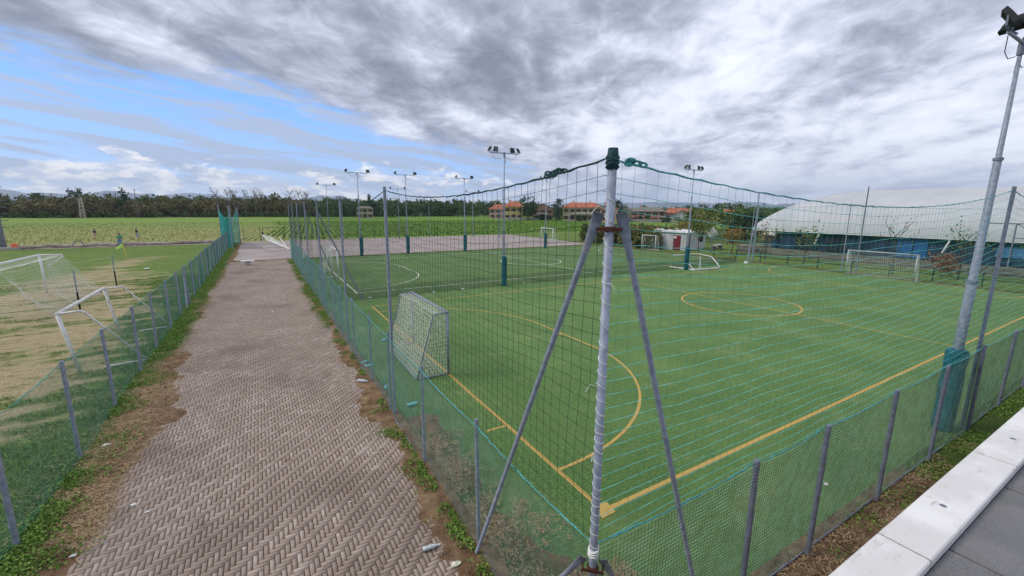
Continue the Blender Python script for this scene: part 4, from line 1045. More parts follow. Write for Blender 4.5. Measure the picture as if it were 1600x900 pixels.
goal('small_goal', 'small white goal at the right side of the grey yard', 36.2, 53.5, math.pi, 3.4, 1.95, .5, 1.1, .055, whitem, 1, .003, .03)
goal('big_goal', 'full size white goal with loose white net on the grass field', -16.07, 26.9, math.pi, 7.32, 2.30, .95, .35, .062, whitem, 0, backbar='top')
bg_ = [o for o in bpy.data.objects if o.name == 'big_goal'][0]
def bignet():
    parts = []; x0, x1 = 0, -1.0
    W = 3.66; h = 2.28
    parts += patch((-2.4, -W, .02), (-2.4, W, .02), (-.95, W, h-.05), (-.95, -W, h-.05), 60, 20, (.35, 0, -.35), .08, .0042, 1)
    parts += patch((-.95, -W, h-.05), (-.95, W, h-.05), (0, W, h), (0, -W, h), 60, 8, (0, 0, -.1), .04, .0032, 2)
    for yy, s_ in ((-W, 3), (W, 4)): parts += patch((0, yy, .02), (-2.4, yy, .02), (-.95, yy, h-.05), (0, yy, h), 16, 20, (0, 0, 0), .05, .0032, s_)
    # bottom hem rope lying loose
    t = np.linspace(0, 1, 30); loops = []
    for a_, b_, sg in ((W, W*.1, .5), (W*.1, -W, .6)):
        y = a_+(b_-a_)*t; x = -1.6-1.15*np.sin(math.pi*t); z = .05+.55*np.abs(1-2*t)**2; loops.append(np.stack([x, y, z], 1))
    parts.append((cords(np.array(loops), .012, 'h'), 0))
    V, F, M = join(parts); npmesh('net', V, F, plain('bright_goal_net', (.85, .87, .82), .1, 12, .85), parent=bg_)
bignet()
for x, y, lab in ((-12.75, 23.4, 'thin net stake with dark lower half behind the big goal, the nearer one'), (-13.2, 31.8, 'thin net stake with dark lower half behind the big goal, the farther one')):
    rt = empty('net_stake', (x, y, 0)); tag(rt, lab, 'stake', 'stakes holding the big goal net')
    b = MB(); b.local = True; b.tube([(0, 0, 0), (0, 0, 1.0)], .04, 8); b.build('base_pole', plain('dark_iron', (.03, .022, .02), .3, 10, .8), rt)
    b = MB(); b.local = True; b.tube([(0, 0, 1.0), (.01, 0, 2.05)], .03, 8); b.build('upper_pole', galv, rt)
    b = MB(); b.local = True; b.tube([(0, 0, 1.9), (-1.4, -1.2, 1.75), (-2.3, -2.5, 2.1)], .006, 4); b.build('cord', cordw, rt)
# worn goal frame leaning against the fence
lg = empty('leaning_goal', (-10.05, 15.2, 0)); tag(lg, 'empty worn white goal frame leaning against the teal fence', 'goal')
ya, yb = -2.25, 2.4
for yy in (ya, yb):
    b = MB(); b.local = True; b.tube([(0, yy, 0), (-.27, yy, 1.93)], .055, 12); b.build('post', whiter, lg, smooth=True)
b = MB(); b.local = True; b.tube([(-.27, ya-.05, 1.93), (-.27, yb+.05, 1.95)], .055, 12); b.build('crossbar', whiter, lg, smooth=True)
b = MB(); b.local = True
for yy in (ya, yb):
    b.tube([(-.27, yy, 1.93), (.25, yy, 1.97), (.33, yy, 1.93), (1.62, yy+.1, .12)], .032, 10)
    b.tube([(1.62, yy+.1, .12), (.55, yy+.1, .05)], .028, 8)
b.build('back_frame', whiter, lg, smooth=True)
# fallen goals
yg = empty('fallen_goal', (-3.4, 58, 0)); tag(yg, 'white goal tipped on its back at the end of the path', 'goal')
b = MB(); b.tube([(-4.6, 64.5, .0), (-4.6, 64.5, 1.25), (-4.2, 59.5, .9), (-2.0, 53.8, .1)], .05, 8); b.tube([(-4.6, 64.5, 1.25), (-3.6, 63.5, 1.0), (-3.4, 62.5, .1)], .04, 8); b.tube([(-2.6, 62.5, .95), (-2.1, 57.6, .1)], .05, 8); b.build('post', whitem, yg)
b = MB(); b.tube([(-4.7, 57.8, .06), (-2.1, 57.5, .06), (-1.9, 53.8, .06), (-4.2, 53.6, .06)], .055, 8); b.build('crossbar', whitem, yg)
V, F, M = join(patch((-4.6, 64.5, 1.2), (-3.3, 63, .9), (-2.0, 54, .15), (-4.2, 59.5, .8), 16, 20, (0, 0, -.1), .05, .01, 3)); npmesh('net', V-np.array(yg.location), F, netw, parent=yg)
fg = empty('fallen_goal', (29.5, 19.8, 0)); tag(fg, 'low white goal frame lying on the turf beside the padded mast', 'goal')
b = MB(); b.tube([(27.0, 20.9, .06), (27.2, 18.5, .06), (30.0, 18.3, .06), (30.9, 18.6, .06)], .07, 10); b.build('crossbar', whitem, fg)
b = MB(); b.tube([(30.9, 18.6, .06), (32.0, 19.7, .3), (32.2, 20.4, .75), (31.8, 21.6, .95), (29.5, 22.6, .8)], .045, 8); b.tube([(27.2, 18.5, .06), (29.2, 20.9, .45), (30.2, 20.0, .06)], .035, 8); b.build('back_frame', whitem, fg)
b = MB(); b.tube([(28.0, 18.55, .06), (28.15, 18.7, 1.15)], .05, 8); b.build('post', whitem, fg)

# corner flag, cone, left mast
fgp = empty('corner_flag', (-16.73, 51.95, 0)); tag(fgp, 'yellow corner pole with a fluttering lime flag on the grass field', 'flag')
b = MB(); b.local = True; b.tube([(0, 0, 0), (-.18, 0, 1.45)], .035, 8); b.build('pole', plain('yellow_plastic', (.75, .55, .08), .1, 8), fgp)
b = MB(); b.local = True
for i in range(5):
    x0, x1 = -.16-.11*i, -.16-.11*(i+1); b.quad((x0, .05*math.sin(i), 1.05-.05*i), (x1, .05*math.sin(i+1), 1.0-.06*i), (x1, .05*math.sin(i+1), 1.38-.10*i), (x0, .05*math.sin(i), 1.46-.09*i))
b.build('cloth', plain('lime_cloth', (.50, .85, .18), .1, 8), fgp)
lm = empty('lattice_mast', (-30.9, 67.6, 0)); tag(lm, 'thick grey tapering mast with climbing rungs at the left edge', 'mast')
b = MB(); b.local = True; b.tube([(0, 0, 0), (0, 0, 9), (0, 0, 22)], [.46, .37, .25], 16); b.build('pole', galv, lm, smooth=True)
for k in range(14):
    b = MB(); b.local = True; z = 2.6+k*.75; b.tube([(.38, 0, z), (1.0, 0, z+.02), (1.0, 0, z+.12)], .035, 5); b.build('rung', galvd, lm)
b = MB(); b.local = True; b.box((0, -.3, .15), (3.6, 2.2, .3)); b.build('foundation', concrete, lm)
cn = empty('orange_crate', (-29.6, 67.0, 0)); tag(cn, 'small orange box at the foot of the thick left mast', 'crate')
b = MB(); b.local = True; b.lathe((0, 0, .28), [(.30, 0), (.29, .2), (.26, .4), (.2, .44)], 8); b.build('body', orange, cn)
b = MB(); b.local = True; b.tube([(-.15, 0, .70), (0, 0, .82), (.15, 0, .70)], .03, 6); b.build('handle', orange, cn)
tt = empty('rolled_cover', (-22, 67.5, 0)); tag(tt, 'long rolled grey cover lying along the edge of the field', 'cover')
b = MB(); b.local = True; q = random.Random(4); b.tube([(-8+1.0*k, q.uniform(-.3, .3), .22+q.uniform(-.03, .12)) for k in range(21)], [.16+q.uniform(0, .14) for _ in range(21)], 8); b.build('roll', grav, tt)
b = MB(); b.local = True; b.tube([(-2.1+.45*math.cos(t), -.9, .45+.42*math.sin(t)) for t in np.linspace(-.6, 3.6, 14)], .05, 6); b.build('hoop', galvd, tt)

# white slab table on the verge
wt = empty('small_bench', (-5.95, 39.6, 0)); tag(wt, 'small white slab bench on the weedy verge at the far left of the path', 'bench')
wt.location = (-6.0, 39.4, 0)
b = MB(); b.local = True; b.box((0, 0, .42), (1.05, .5, .07)); b.build('top', whitem, wt)
b = MB(); b.local = True; b.box((0, 0, .19), (.4, .3, .38)); b.build('base', concrete, wt)

# people
skin = plain('skin', (.42, .26, .19), .05, 8, .6)
def limbmesh(name, verts, edges, rad, m, parent, sub=1):
    me = bpy.data.meshes.new(name); me.from_pydata(verts, edges, []); me.materials.append(m)
    o = bpy.data.objects.new(name, me); COL.objects.link(o)
    sk = o.modifiers.new('skin', 'SKIN'); sk.use_smooth_shade = True
    me.skin_vertices[0].data if me.skin_vertices else None
    if not me.skin_vertices:
        bpy.context.view_layer.objects.active = o; bpy.ops.mesh.customdata_skin_add()
    for i, r0 in enumerate(rad): me.skin_vertices[0].data[i].radius = (r0, r0)
    me.skin_vertices[0].data[0].use_root = True
    s = o.modifiers.new('sub', 'SUBSURF'); s.levels = sub; s.render_levels = sub
    if parent: o.parent = parent
    return o
def person(x, y, rz, label, top, legs, hair, hh=1.6, bend=0.0, long=True):
    root = empty('person', (x, y, .0), rz); tag(root, label, 'person'); k = hh/1.75
    def B(x_, y_, z_):      # bend the upper body forward (local -y)
        if z_ > .95: d = z_-.95; return (x_*k, (y_-d*math.sin(bend))*k, (.95+d*math.cos(bend))*k)
        return (x_*k, y_*k, z_*k)
    body = [B(0, 0, .95), B(0, 0, 1.15), B(0, 0, 1.38), B(0, 0, 1.5), B(0, 0, 1.60), B(0, -.01, 1.70),
            B(.19, 0, 1.40), B(.27, -.02, 1.13), B(.25, -.15, .92), B(.25, -.2, .85), B(-.19, 0, 1.40), B(-.27, -.02, 1.13), B(-.22, -.17, .95), B(-.21, -.22, .88),
            B(.10, 0, .90), B(.13, -.05, .50), B(.14, .02, .09), B(.14, -.13, .04), B(-.10, 0, .90), B(-.12, .04, .50), B(-.12, .10, .09), B(-.12, -.04, .04)]
    ed = [(0, 1), (1, 2), (2, 3), (3, 4), (4, 5), (2, 6), (6, 7), (7, 8), (8, 9), (2, 10), (10, 11), (11, 12), (12, 13), (0, 14), (14, 15), (15, 16), (16, 17), (0, 18), (18, 19), (19, 20), (20, 21)]
    rad = [q*k*1.15 for q in (.13, .12, .14, .06, .095, .09, .06, .045, .036, .04, .06, .045, .036, .04, .09, .06, .04, .04, .09, .06, .04, .04)]
    limbmesh('body', body, ed, rad, skin, root)
    limbmesh('shirt', [B(0, 0, 1.0), B(0, 0, 1.15), B(0, 0, 1.40), B(0, 0, 1.47), B(.2, 0, 1.41), B(.27, -.02, 1.2), B(-.2, 0, 1.41), B(-.27, -.02, 1.2)], [(0, 1), (1, 2), (2, 3), (2, 4), (4, 5), (2, 6), (6, 7)], [q*k for q in (.16, .15, .17, .08, .085, .07, .085, .07)], top, root)
    lz = .12 if long else .52
    limbmesh('trousers', [B(0, 0, .96), B(.10, 0, .88), B(.13, -.05, .52), B(.14, .02, lz) if long else B(.13, -.05, .48), B(-.10, 0, .88), B(-.12, .04, .52), B(-.12, .10, lz) if long else B(-.12, .05, .48)], [(0, 1), (1, 2), (2, 3), (0, 4), (4, 5), (5, 6)], [q*k for q in (.16, .115, .09, .065, .115, .09, .065)], legs, root)
    b = MB(); b.local = True; c = Vector(B(0, .015, 1.66)); n = 10
    b.lathe(tuple(c), [(.10*k, -.06*k), (.115*k, .0), (.10*k, .06*k), (.05*k, .10*k)], n); b.build('hair', hair, root, smooth=True)
dkh = plain('dark_hair', (.015, .012, .010), .2, 8); 
person(-26.2, 81.5, 2.4, 'person in a black shirt and pale shorts walking in the crop field, leftmost', plain('black_cloth', (.012, .012, .02), .2, 8), plain('pale_cloth', (.5, .36, .28), .1, 8), dkh, 1.72, .15, False)
person(-20.4, 67.3, 0.5, 'person in a green top and blue jeans bending at the field edge', plain('green_cloth', (.02, .36, .20), .1, 8), plain('denim', (.10, .22, .42), .15, 8), dkh, 1.68, .35)
person(-21.2, 81.0, -1.9, 'person in a black top and light blue shorts standing in the crops', MATS['black_cloth'], plain('light_denim', (.30, .42, .58), .1, 8), dkh, 1.7, .08, False)

# litter
def bottle(x, y, z, rz, s, m, label, cap):
    root = empty('plastic_bottle', (x, y, z), rz); tag(root, label, 'bottle')
    M = Matrix.Rotation(math.pi/2, 3, 'Y'); pr = [(0, 0), (.034, .004), (.036, .03), (.033, .06), (.036, .10), (.036, .17), (.030, .20), (.014, .23), (.013, .25)]
    V = []; n = 12
    for r0, z0 in pr:
        for j in range(n): V.append(tuple((M @ Vector((r0*math.cos(6.283*j/n), r0*math.sin(6.283*j/n), z0-.12)))*s))
    b = MB(); b.local = True; b._add(V, [(i*n+j, i*n+(j+1) % n, (i+1)*n+(j+1) % n, (i+1)*n+j) for i in range(len(pr)-1) for j in range(n)]); b.build('body', m, root, smooth=True)
    b = MB(); b.local = True; b.tube([(.125*s, 0, 0), (.150*s, 0, 0)], .016*s, 10); b.build('cap', cap, root)
aq = plain('aqua_plastic', (.22, .62, .66), .15, 20, .25, 0, .5); cl = plain('clear_plastic', (.55, .60, .62), .15, 20, .2, 0, .5); capb = plain('blue_cap', (.05, .25, .6), .1, 8); wht = plain('white_litter', (.72, .72, .70), .1, 10)
bottle(-2.12, 9.4, .06, .6, 1.2, aq, 'aqua plastic bottle behind the fence, farthest of three in a line', capb)
bottle(-2.05, 9.0, .06, .3, 1.25, aq, 'aqua plastic bottle lying behind the fence just left of the tall post', capb)
bottle(-2.02, 7.0, .06, 1.2, 1.1, aq, 'aqua plastic bottle upright looking behind the fence post', capb)
bottle(-1.67, 5.55, .06, .1, 1.25, aq, 'pale aqua bottle beside the fence post in front of the net goal', capb)
bottle(-.9, 11.6, .06, .8, 1.2, aq, 'light blue bottle on the turf left of the net goal', capb)
bottle(-2.52, 7.75, .08, -.7, 1.2, cl, 'whitish crushed bottle on the dirt outside the fence', plain('white_cap', (.7, .7, .7), .1, 8))
bottle(-2.93, .66, .07, -.12, .95, cl, 'clear crushed bottle on the bricks near the bottom of the path', MATS['white_cap'])
def scrap(x, y, z, s, m, label, seed, name='litter_scrap', cat='litter'):
    r = random.Random(seed); bm = MB(); n = 7; V = []
    for k, (rr0, zz) in enumerate(((.25, 0), (1, .12), (.85, .4), (.3, .55))):
        for j in range(n): th = 6.283*j/n; q = rr0*r.uniform(.7, 1.2)*s; V.append((x+q*math.cos(th)*1.3, y+q*math.sin(th)*.8, z+zz*s*r.uniform(.7, 1.2)))
    bm._add(V, [(i*n+j, i*n+(j+1) % n, (i+1)*n+(j+1) % n, (i+1)*n+j) for i in range(3) for j in range(n)]+[tuple(range(3*n, 4*n))])
    o = bm.build(name, m); tag(o, label, cat); return o
scrap(-2.70, .20, .03, .075, plain('cream_litter', (.62, .62, .48), .15, 20), 'crumpled cream paper cup on the dirt near the bottom edge of the photo', 1)
scrap(-8.05, 6.85, .07, .065, wht, 'white scrap beside the second post of the teal fence', 2)
SL = {0: 'white scrap on the straw at the left path edge, larger of two', 1: 'white scrap on the left path edge beside a larger one', 2: 'white scrap in the weeds at the bottom left corner', 15: 'pale scrap far up the path near its middle', 10: 'white scrap on the bricks near the weedy right edge, below the crushed bottle'}
for i, (x, y, s) in enumerate([(-7.1, 4.2, .05), (-6.85, 3.85, .045), (-7.6, 3.2, .05), (-6.7, 8.2, .03), (-5.3, 6.6, .03), (-6.2, 11.5, .03), (-5.4, 2.1, .025), (-4.5, 3.5, .02), (-4.2, 5.2, .02), (-3.5, 8.4, .03), (-3.1, 10.3, .03), (-3.3, 13.5, .035), (-3.0, 6.2, .025), (-3.8, 2.4, .022), (-2.75, 4.4, .03), (-4.6, 19, .05)]):
    o = scrap(x, y, .032, s*.8, wht, 'tiny white scrap lying on the brick path', 10+i, 'paper_scrap'); o['group'] = 'tiny scraps on the path'
    if i in SL: o['label'] = SL[i]; del o['group']
for i, (x, y, s) in enumerate([(2.2, 20.0, .12), (6.2, 20.1, .12), (4.2, 20.0, .09), (.4, 20.2, .10), (11, 20.2, .08)]):
    o = scrap(x, y, .0, s, wht, 'pale scrap caught at the foot of the mid net', 40+i, 'paper_scrap'); o['group'] = 'scraps along the mid net'
scrap(-13.1, 40.3, .03, .2, wht, 'white paper lying alone on the grass field', 60)
scrap(6.3, -3.35, .06, .06, wht, 'white scrap in the weeds between fence and parapet', 61)
scrap(4.2, -1.6, .02, .05, wht, 'white scrap behind the front fence on the turf edge', 62)

# ------------------------------------------------------------------ hall
hw = mat('hall_wall_blue', lambda n: n.mix(n.step(n.noise(n.mapv(n.pos, (1, 1, .2)), .7, 5, .6), .4, .62), (.010, .022, .052), (.020, .042, .092)), .5, .3)
hb2 = plain('hall_bright_blue', (.018, .095, .26), .2, 2, .5); hdark = plain('opening_and_shade', (.014, .018, .028), .3, 2, .8)
def f_mem(n):
    g = n.noise(n.pos, .25, 5, .6); y = n.sep(n.pos)[1]
    ln = n.step(n.m('ABSOLUTE', n.sub(n.m('FRACT', n.mul(y, .22)), .5)), .47, .495, 0, .12)
    c = n.mix(n.step(g, .35, .65), (.40, .42, .435), (.46, .48, .495)); return n.mix(ln, c, (.36, .36, .37))
mem = mat('roof_membrane', f_mem, .6, .3)
ha = empty('sports_hall', (57, 0, 0)); tag(ha, 'long sports hall with white curved membrane roof and blue walls', 'hall')
b = MB(); b.box((57.3, -9, 1.25), (.3, 76.0, 2.5)); b.box((72, 29.3, 1.25), (29.6, .3, 2.5)); b.build('wall', hw, ha)
def vault():
    ny, nt = 60, 26; Y1, Y0 = 31.0, -47.; V = []
    for i in range(ny+1):
        u = i/ny; y = Y1+(Y0-Y1)*(u**1.5)
        dd = min(1, (Y1-y)/9.5); k = math.sqrt(max(0, 1-(1-dd)**2))**.66      # rounded hip at the near left end
        for j in range(nt+1):
            th = math.pi*j/nt; cx = 72.0; hx = 15.6*(.86+.14*k) if False else 15.6
            x = cx-math.cos(th)*hx*(.30+.70*k) if False else cx-math.cos(th)*hx
            z = 2.45+5.6*k*math.sin(th)**.85
            V.append((x, y, z))
    F = [(i*(nt+1)+j, i*(nt+1)+j+1, (i+1)*(nt+1)+j+1, (i+1)*(nt+1)+j) for i in range(ny) for j in range(nt)]
    V = np.array(V)-np.array(ha.location); return npmesh('roof', V, np.array(F), mem, parent=ha, smooth=True)
vault()
b = MB(); b.box((56.45, -8, 2.42), (.06, 78, .22)); b.build('eave', plain('eave_white', (.62, .62, .62), .08, 2), ha)
b = MB(); b.box((57.12, -9, 2.12), (.04, 75, .55)); b.build('painted_eave_shade', hdark, ha)  # dark strip that paints the shade beneath the eave onto the wall
for y0, y1 in ((12.0, 14.6),): b = MB(); b.box((57.08, (y0+y1)/2, 1.25), (.08, y1-y0, 2.3)); b.build('door_panel', hb2, ha)
for y in (24.0, 20.5): b = MB(); b.box((57.1, y, 1.2), (.05, 2.2, 2.2)); b.build('doorway', hdark, ha)
b = MB(); b.box((57.08, 4.9, 1.35), (.06, 4.2, 1.1)); b.build('window_band', plain('hall_pale_blue', (.06, .16, .32), .3, 1, .5), ha)
for y in np.arange(-30, 28, 2.4): b = MB(); b.box((57.06, y, 1.2), (.10, .12, 2.4)); b.build('wall_rib', hw, ha)
for y, tl in ((22.3, .5), (10.2, .5), (4.6, .4), (-2, .4)): b = MB(); b.tube([(56.6, y, 2.4), (56.7, y+tl, .9)], .10, 8); b.build('downpipe', whitem, ha)
b = MB(); b.box((56.38, 28.4, 2.1), (.08, 1.6, .75)); b.build('sign_board', plain('eave_white', (.6, .6, .6), .1, 2), ha)
tb_ = empty('board_fence', (44, 0, 0)); tag(tb_, 'weathered grey brown horizontal board fence before the hall', 'fence')
bdm = mat('weathered_board', lambda n: n.mix(n.step(n.noise(n.mapv(n.pos, (1, .3, 3)), 3, 6, .7), .35, .65), (.09, .08, .075), (.24, .215, .20)), .9, .2)
for k in range(4):
    b = MB()
    for j in range(13):
        y = 26-4*j; b.box((45.2-.0*k, y-2, .25+.2*k), (.05, 3.98, .17))
    b.build('board', bdm, tb_)
for j in range(14): b = MB(); b.box((45.3, 26-4*j, .5), (.1, .12, 1.0)); b.build('post', bdm, tb_)
mf = empty('metal_frame', (50, -1, 0)); tag(mf, 'thin dark metal frame structure at the right edge before the hall roof', 'frame')
b = MB(); b.tube([(50, 4.8, 0), (50, 4.8, 4.2)], .06, 6); b.build('post', galvd, mf)
b = MB(); b.tube([(50, -4, 0), (50, -4, 4.2)], .06, 6); b.build('post', galvd, mf)
b = MB(); b.tube([(50, 6.4, 4.2), (50, -6, 4.2)], .06, 6); b.tube([(50, 4.8, 4.2), (50, 3.0, 3.0), (50, 3.0, 2.6)], .04, 6); b.tube([(50, 2.0, 4.2), (50, 0.5, 3.0)], .04, 6); b.tube([(50, 4.8, 3.0), (50, -4, 3.0)], .04, 6); b.build('beam', galvd, mf)
# shed
sw = plain('shed_white', (.46, .47, .48), .12, 1.2, .8, 0, .2, (.25, .22, .2), .5)
sh = empty('shed', (43.9, 33.35, 0), R(14)); tag(sh, 'small white flat roofed shed with a dark red door', 'shed')
b = MB(); b.local = True; b.box((0, 0, 1.1), (6.0, 4.4, 2.2)); b.build('wall', sw, sh)
b = MB(); b.local = True; V = [(-3.15, -2.35, 2.2), (3.15, -2.35, 2.2), (3.15, 2.35, 2.2), (-3.15, 2.35, 2.2), (-3.15, -2.35, 2.32), (3.15, -2.35, 2.28), (3.15, 2.35, 2.5), (-3.15, 2.35, 2.62)]
b._add(V, [(3, 2, 1, 0), (4, 5, 6, 7), (0, 1, 5, 4), (1, 2, 6, 5), (2, 3, 7, 6), (3, 0, 4, 7)]); b.build('roof', plain('shed_roof', (.66, .67, .68), .08, 2, .6), sh)
b = MB(); b.local = True; b.box((-3.03, -1.0, .95), (.06, .95, 1.9)); dr = b.build('door', plain('red_door', (.17, .02, .03), .2, 4, .5), sh)
b = MB(); b.local = True; b.box((-3.07, -.75, 1.65), (.03, .35, .28)); o = b.build('notice', whitem, None); o.parent = dr
b = MB(); b.local = True; b.tube([(-2.2, -2.3, 0), (-2.2, -2.3, 1.8), (-1.9, -2.35, 2.1)], .05, 6); b.build('downpipe', rust, sh)
b = MB(); b.local = True; b.box((1.6, -2.22, 1.3), (1.2, .05, .7)); b.build('window', hdark, sh)
cb = empty('cage_box', (43.0, 28.0, 0)); tag(cb, 'pale tilted metal cage box raised on a stand between the small trees', 'box')
Mx = Matrix.Rotation(.7, 3, 'X') @ Matrix.Rotation(.6, 3, 'Y')
b = MB(); b.local = True
cs = [Mx @ Vector((a_, c1, d1))*.42+Vector((0, 0, 2.35)) for a_ in (-1, 1) for c1 in (-1, 1) for d1 in (-1, 1)]
for i in range(8):
    for j in range(i+1, 8):
        if abs((cs[i]-cs[j]).length-.84) < .02: b.tube([cs[i], cs[j]], .035, 5)
for t in (-.5, 0, .5):
    for ax in range(3):
        for sgn in (-1, 1):
            p = [0, 0, 0]; q_ = [0, 0, 0]; p[ax] = sgn; q_[ax] = sgn; p[(ax+1) % 3] = t; q_[(ax+1) % 3] = t; p[(ax+2) % 3] = -1; q_[(ax+2) % 3] = 1
            b.tube([Mx @ Vector(p)*.42+Vector((0, 0, 2.35)), Mx @ Vector(q_)*.42+Vector((0, 0, 2.35))], .03, 4)
b.build('cage', plain('cage_white', (.55, .57, .57), .1, 5), cb)
b = MB(); b.local = True; b.tube([(0, 0, 0), (0, 0, 2.0)], .05, 6); b.build('stand', galvd, cb)
for x, y, l, rz, lab in ((46.5, 29.5, 3.2, .3, 'low pale concrete bench right of the shed'), (51, 27, 4.0, -.5, 'long pale slab bench under the thicket'), (47.5, 24.6, 2.4, -.9, 'pale table with dark legs near the far pitch corner')):
    rt = empty('slab_bench', (x, y, 0), rz); tag(rt, lab, 'bench', 'pale benches by the shed')
    b = MB(); b.local = True; b.box((0, 0, .62), (l, .6, .1)); b.build('top', concrete, rt)
    for sx in (-1, 1): b = MB(); b.local = True; b.box((sx*l*.38, 0, .285), (.2, .5, .57)); b.build('leg', bdm, rt)

# ------------------------------------------------------------------ houses
rooft = mat('roof_tile', lambda n: n.mix(n.step(n.noise(n.pos, .9, 6, .7), .35, .65), (.30, .095, .055), (.44, .17, .10)), .85, .2)
roofb = mat('roof_brown', lambda n: n.mix(n.step(n.noise(n.pos, .9, 6, .7), .35, .65), (.17, .085, .06), (.27, .15, .11)), .85, .2)
roofg = plain('roof_olive', (.19, .18, .15), .2, 1, .85)
winm = plain('window_dark', (.03, .032, .038), .3, 1, .25, 0, .5); shut = plain('shutter', (.10, .06, .04), .2, 1, .7)
def house(name, x, y, faz, wd, dp, he, hr_, wallc, roofm, label, gable=False, floors=2, nw=4, chim=1, z0=-.05, balcony=False, group=None):
    root = empty(name, (x, y, 0), -R(faz)); tag(root, label, 'house', group)
    wm = plain('wall_'+name+'_%d' % int(x*10), wallc, .08, .8, .9)
    b = MB(); b.local = True; b.box((0, 0, he/2+z0), (wd, dp, he))
    if gable: b._add([(-wd/2, -dp/2, he+z0), (wd/2, -dp/2, he+z0), (0, -dp/2, hr_-.12), (-wd/2, dp/2, he+z0), (wd/2, dp/2, he+z0), (0, dp/2, hr_-.12)], [(0, 1, 2), (5, 4, 3)])
    b.build('wall', wm, root)
    o_ = .45; b = MB(); b.local = True; t = .12
    if gable: a_ = [(-wd/2-o_, -dp/2-o_, he-.22), (wd/2+o_, -dp/2-o_, he-.22), (wd/2+o_, dp/2+o_, he-.22), (-wd/2-o_, dp/2+o_, he-.22)]; rg_ = [(0, -dp/2-o_, hr_), (0, dp/2+o_, hr_)]
    else: a_ = [(-wd/2-o_, -dp/2-o_, he-.12), (wd/2+o_, -dp/2-o_, he-.12), (wd/2+o_, dp/2+o_, he-.12), (-wd/2-o_, dp/2+o_, he-.12)]; rg_ = [(-wd/2+dp*.30, 0, hr_), (wd/2-dp*.30, 0, hr_)]
    P = [Vector(q) for q in a_+rg_]; P += [q+Vector((0, 0, t)) for q in P]
    if gable: fs = [(0, 4, 5, 3), (4, 1, 2, 5)]; rim = [(0, 4), (4, 1), (1, 2), (2, 5), (5, 3), (3, 0)]
    else: fs = [(0, 1, 5, 4), (2, 3, 4, 5), (1, 2, 5), (3, 0, 4)]; rim = [(0, 1), (1, 2), (2, 3), (3, 0)]
    F = [tuple(i+6 for i in q) for q in fs]+[tuple(reversed(q)) for q in fs]+[(i, j, j+6, i+6) for i, j in rim]
    b._add(P, F); rfo = b.build('roof', roofm, root)
    for k in range(chim):
        b = MB(); b.local = True; cx = -wd*.25+wd*.45*k; b.box((cx, dp*.12, hr_+.1), (.7, .6, 1.3)); b.box((cx, dp*.12, hr_+.82), (.9, .8, .12)); o = b.build('chimney', wm, None); o.parent = rfo
    fh = he/floors
    for fl_ in range(floors):
        for k in range(nw):
            xx = -wd/2+wd*(k+.5)/nw; zz = fh*fl_+fh*.52; b = MB(); b.local = True
            b.box((xx, -dp/2-.02, zz), (.95, .06, 1.25 if not (fl_ == 0 and k == 1) else 1.9)); wo_ = b.build('window' if not (fl_ == 0 and k == 1) else 'door', winm if k % 3 else shut, root)
            for sx in (-1, 1): b = MB(); b.local = True; b.box((xx+sx*.75, -dp/2-.04, zz), (.5, .05, 1.25)); o = b.build('shutter', shut, None); o.parent = wo_
    if balcony:
        b = MB(); b.local = True; b.box((0, -dp/2-.6, fh), (wd*.6, 1.2, .12)); b.box((0, -dp/2-1.18, fh+.5), (wd*.6, .05, .9)); b.build('balcony', plain('balcony_wall', (.5, .46, .38), .1, 1), root)
    return root
house('house', 99.5, 185.5, 35, 9, 8, 4.6, 6.8, (.50, .36, .34), rooft, 'small house with red roof behind the yellow house', nw=3)
house('house', 95.0, 163.6, 33, 8.2, 8, 5.8, 8.0, (.56, .45, .20), rooft, 'yellow two storey house with an orange tiled roof', nw=3)
house('house', 103.8, 153, 37, 8.6, 9, 4.8, 7.2, (.42, .25, .18), roofb, 'brick pink house with a wide grey gable facing the field', gable=True, nw=3, balcony=True)
house('house', 114.3, 139, 42, 15.5, 9, 5.6, 7.6, (.55, .47, .33), rooft, 'long cream house with a red tiled roof left of the corner post', nw=6, chim=2, balcony=True)
house('house', 116.0, 124.4, 48, 6.4, 7, 5.2, 7.0, (.50, .30, .22), rooft, 'cream and orange gabled house half hidden behind the corner post', gable=True, nw=2)
house('house', 133.8, 131, 46, 7, 7, 4.8, 5.7, (.52, .47, .38), roofg, 'cream house wing with a flat olive roof behind the pink house', nw=2, chim=1)
house('house', 138.0, 124.0, 49, 13.5, 8, 4.2, 5.8, (.46, .22, .20), roofg, 'long pink house with a flat olive roof', nw=5, chim=1)
house('house', 137.6, 106.5, 52, 7.8, 9, 3.0, 4.9, (.42, .43, .42), roofb, 'pale grey bungalow with its gable facing the field', gable=True, floors=1, nw=2, chim=0)
house('house', 150, 118, 50, 13, 9, 3.6, 5.6, (.45, .38, .3), rooft, 'low house with a long orange roof behind the grey bungalow', floors=1, nw=4)
house('house', 160.5, 112.0, 56, 10, 8, 3.6, 5.4, (.45, .36, .28), roofb, 'house with a long faded red roof right of the bungalow', floors=1, nw=4)
house('house', 163, 103.5, 58, 7.5, 8, 3.5, 5.2, (.5, .45, .4), rooft, 'house with a bright red roof at the right end of the row', floors=1, nw=3)
house('house', 38.4, 206, 12, 7.2, 6, 4.6, 5.4, (.46, .40, .27), roofg, 'pale farmhouse standing alone among the trees of the wood', nw=3, chim=0)
gw = plain('garden_wall', (.30, .28, .25), .15, .8, .9)
for x0, y0, x1, y1, lab in ((88, 158, 99, 148, 'low grey garden wall before the yellow house'), (122, 122, 141, 100, 'low garden wall before the pink house and bungalow')):
    b = MB(); c = ((x0+x1)/2, (y0+y1)/2, .5); L = math.hypot(x1-x0, y1-y0); b.box(c, (L, .3, 1.3), math.atan2(y1-y0, x1-x0)); o = b.build('garden_wall', gw); tag(o, lab, 'wall')
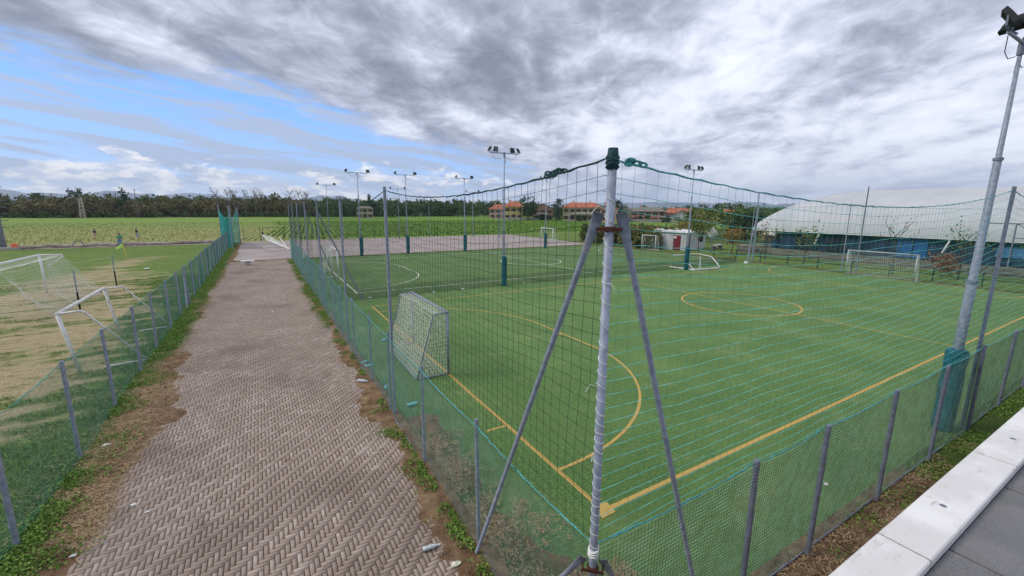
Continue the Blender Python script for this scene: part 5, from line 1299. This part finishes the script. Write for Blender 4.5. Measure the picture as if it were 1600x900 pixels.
for i, (x, y, h, w_) in enumerate([(100, 147.5, 2.6, 6), (105, 143, 2.2, 6), (110, 134, 2.4, 7), (118.5, 128, 2.2, 6), (121, 121, 2.6, 4), (133, 119.5, 2.6, 3.2), (129, 107, 2.2, 4), (139, 97, 2.4, 4), (148, 96, 2.6, 5), (155, 93, 3.0, 7), (127, 119, 2.4, 3)]):
    crowntree('garden_bush', x, y, h, w_, 200+i, woodg if i % 2 else leafd, 260, .5, ['dark bush below the big dark tree', 'bush before the brick pink house', 'hedge before the long cream house', 'bush under the corner post struts', 'bush left of the conifers', 'round bush before the pink house', 'bush left of the grey bungalow', 'bush right of the grey bungalow', 'bush below the red roofs', 'broad bush at the right end of the houses', 'small bush before the olive roofed wing'][i], 'bushes before the houses', cat='bush', zb=.05)

# lattice pylon and poles in front of the far wood
py_ = empty('lattice_pylon', (-66.5, 234, 0)); tag(py_, 'pale lattice pylon in front of the wood on the left', 'pylon')
b = MB(); b.local = True
for sx in (-1, 1):
    for sy in (-1, 1): b.tube([(sx*.7, sy*.7, 0), (sx*.28, sy*.28, 11.6)], .08, 4)
for k in range(9):
    z = k*1.28; w0 = .7-.42*z/11.6; w1 = .7-.42*(z+1.28)/11.6
    for sy in (-1, 1): b.tube([(-w0, sy*w0, z), (w1, sy*w1, z+1.28)], .06, 3); b.tube([(w0, sy*w0, z), (-w1, sy*w1, z+1.28)], .06, 3)
    for sx in (-1, 1): b.tube([(sx*w0, -w0, z), (sx*w1, w1, z+1.28)], .06, 3)
b.build('lattice', plain('pylon_metal', (.50, .47, .42), .1, 2), py_)
b = MB(); b.local = True; b.box((0, 0, 11.7), (2.0, .5, .25)); b.build('crossarm', MATS['pylon_metal'], py_)
for x, y, h, lab in ((-49.3, 234, 12, 'slim pole poking above the wood right of the pylon'), (53, 228, 10.8, 'slim grey pole rising from the wood right of the farmhouse')):
    rt = empty('utility_pole', (x, y, 0)); tag(rt, lab, 'pole'); b = MB(); b.local = True; b.tube([(0, 0, 0), (0, 0, h)], [.16, .1], 6); b.build('pole', barkg, rt); b = MB(); b.local = True; b.tube([(-.7, 0, h-.5), (.7, 0, h-.5)], .07, 4); b.build('crossarm', barkg, rt)
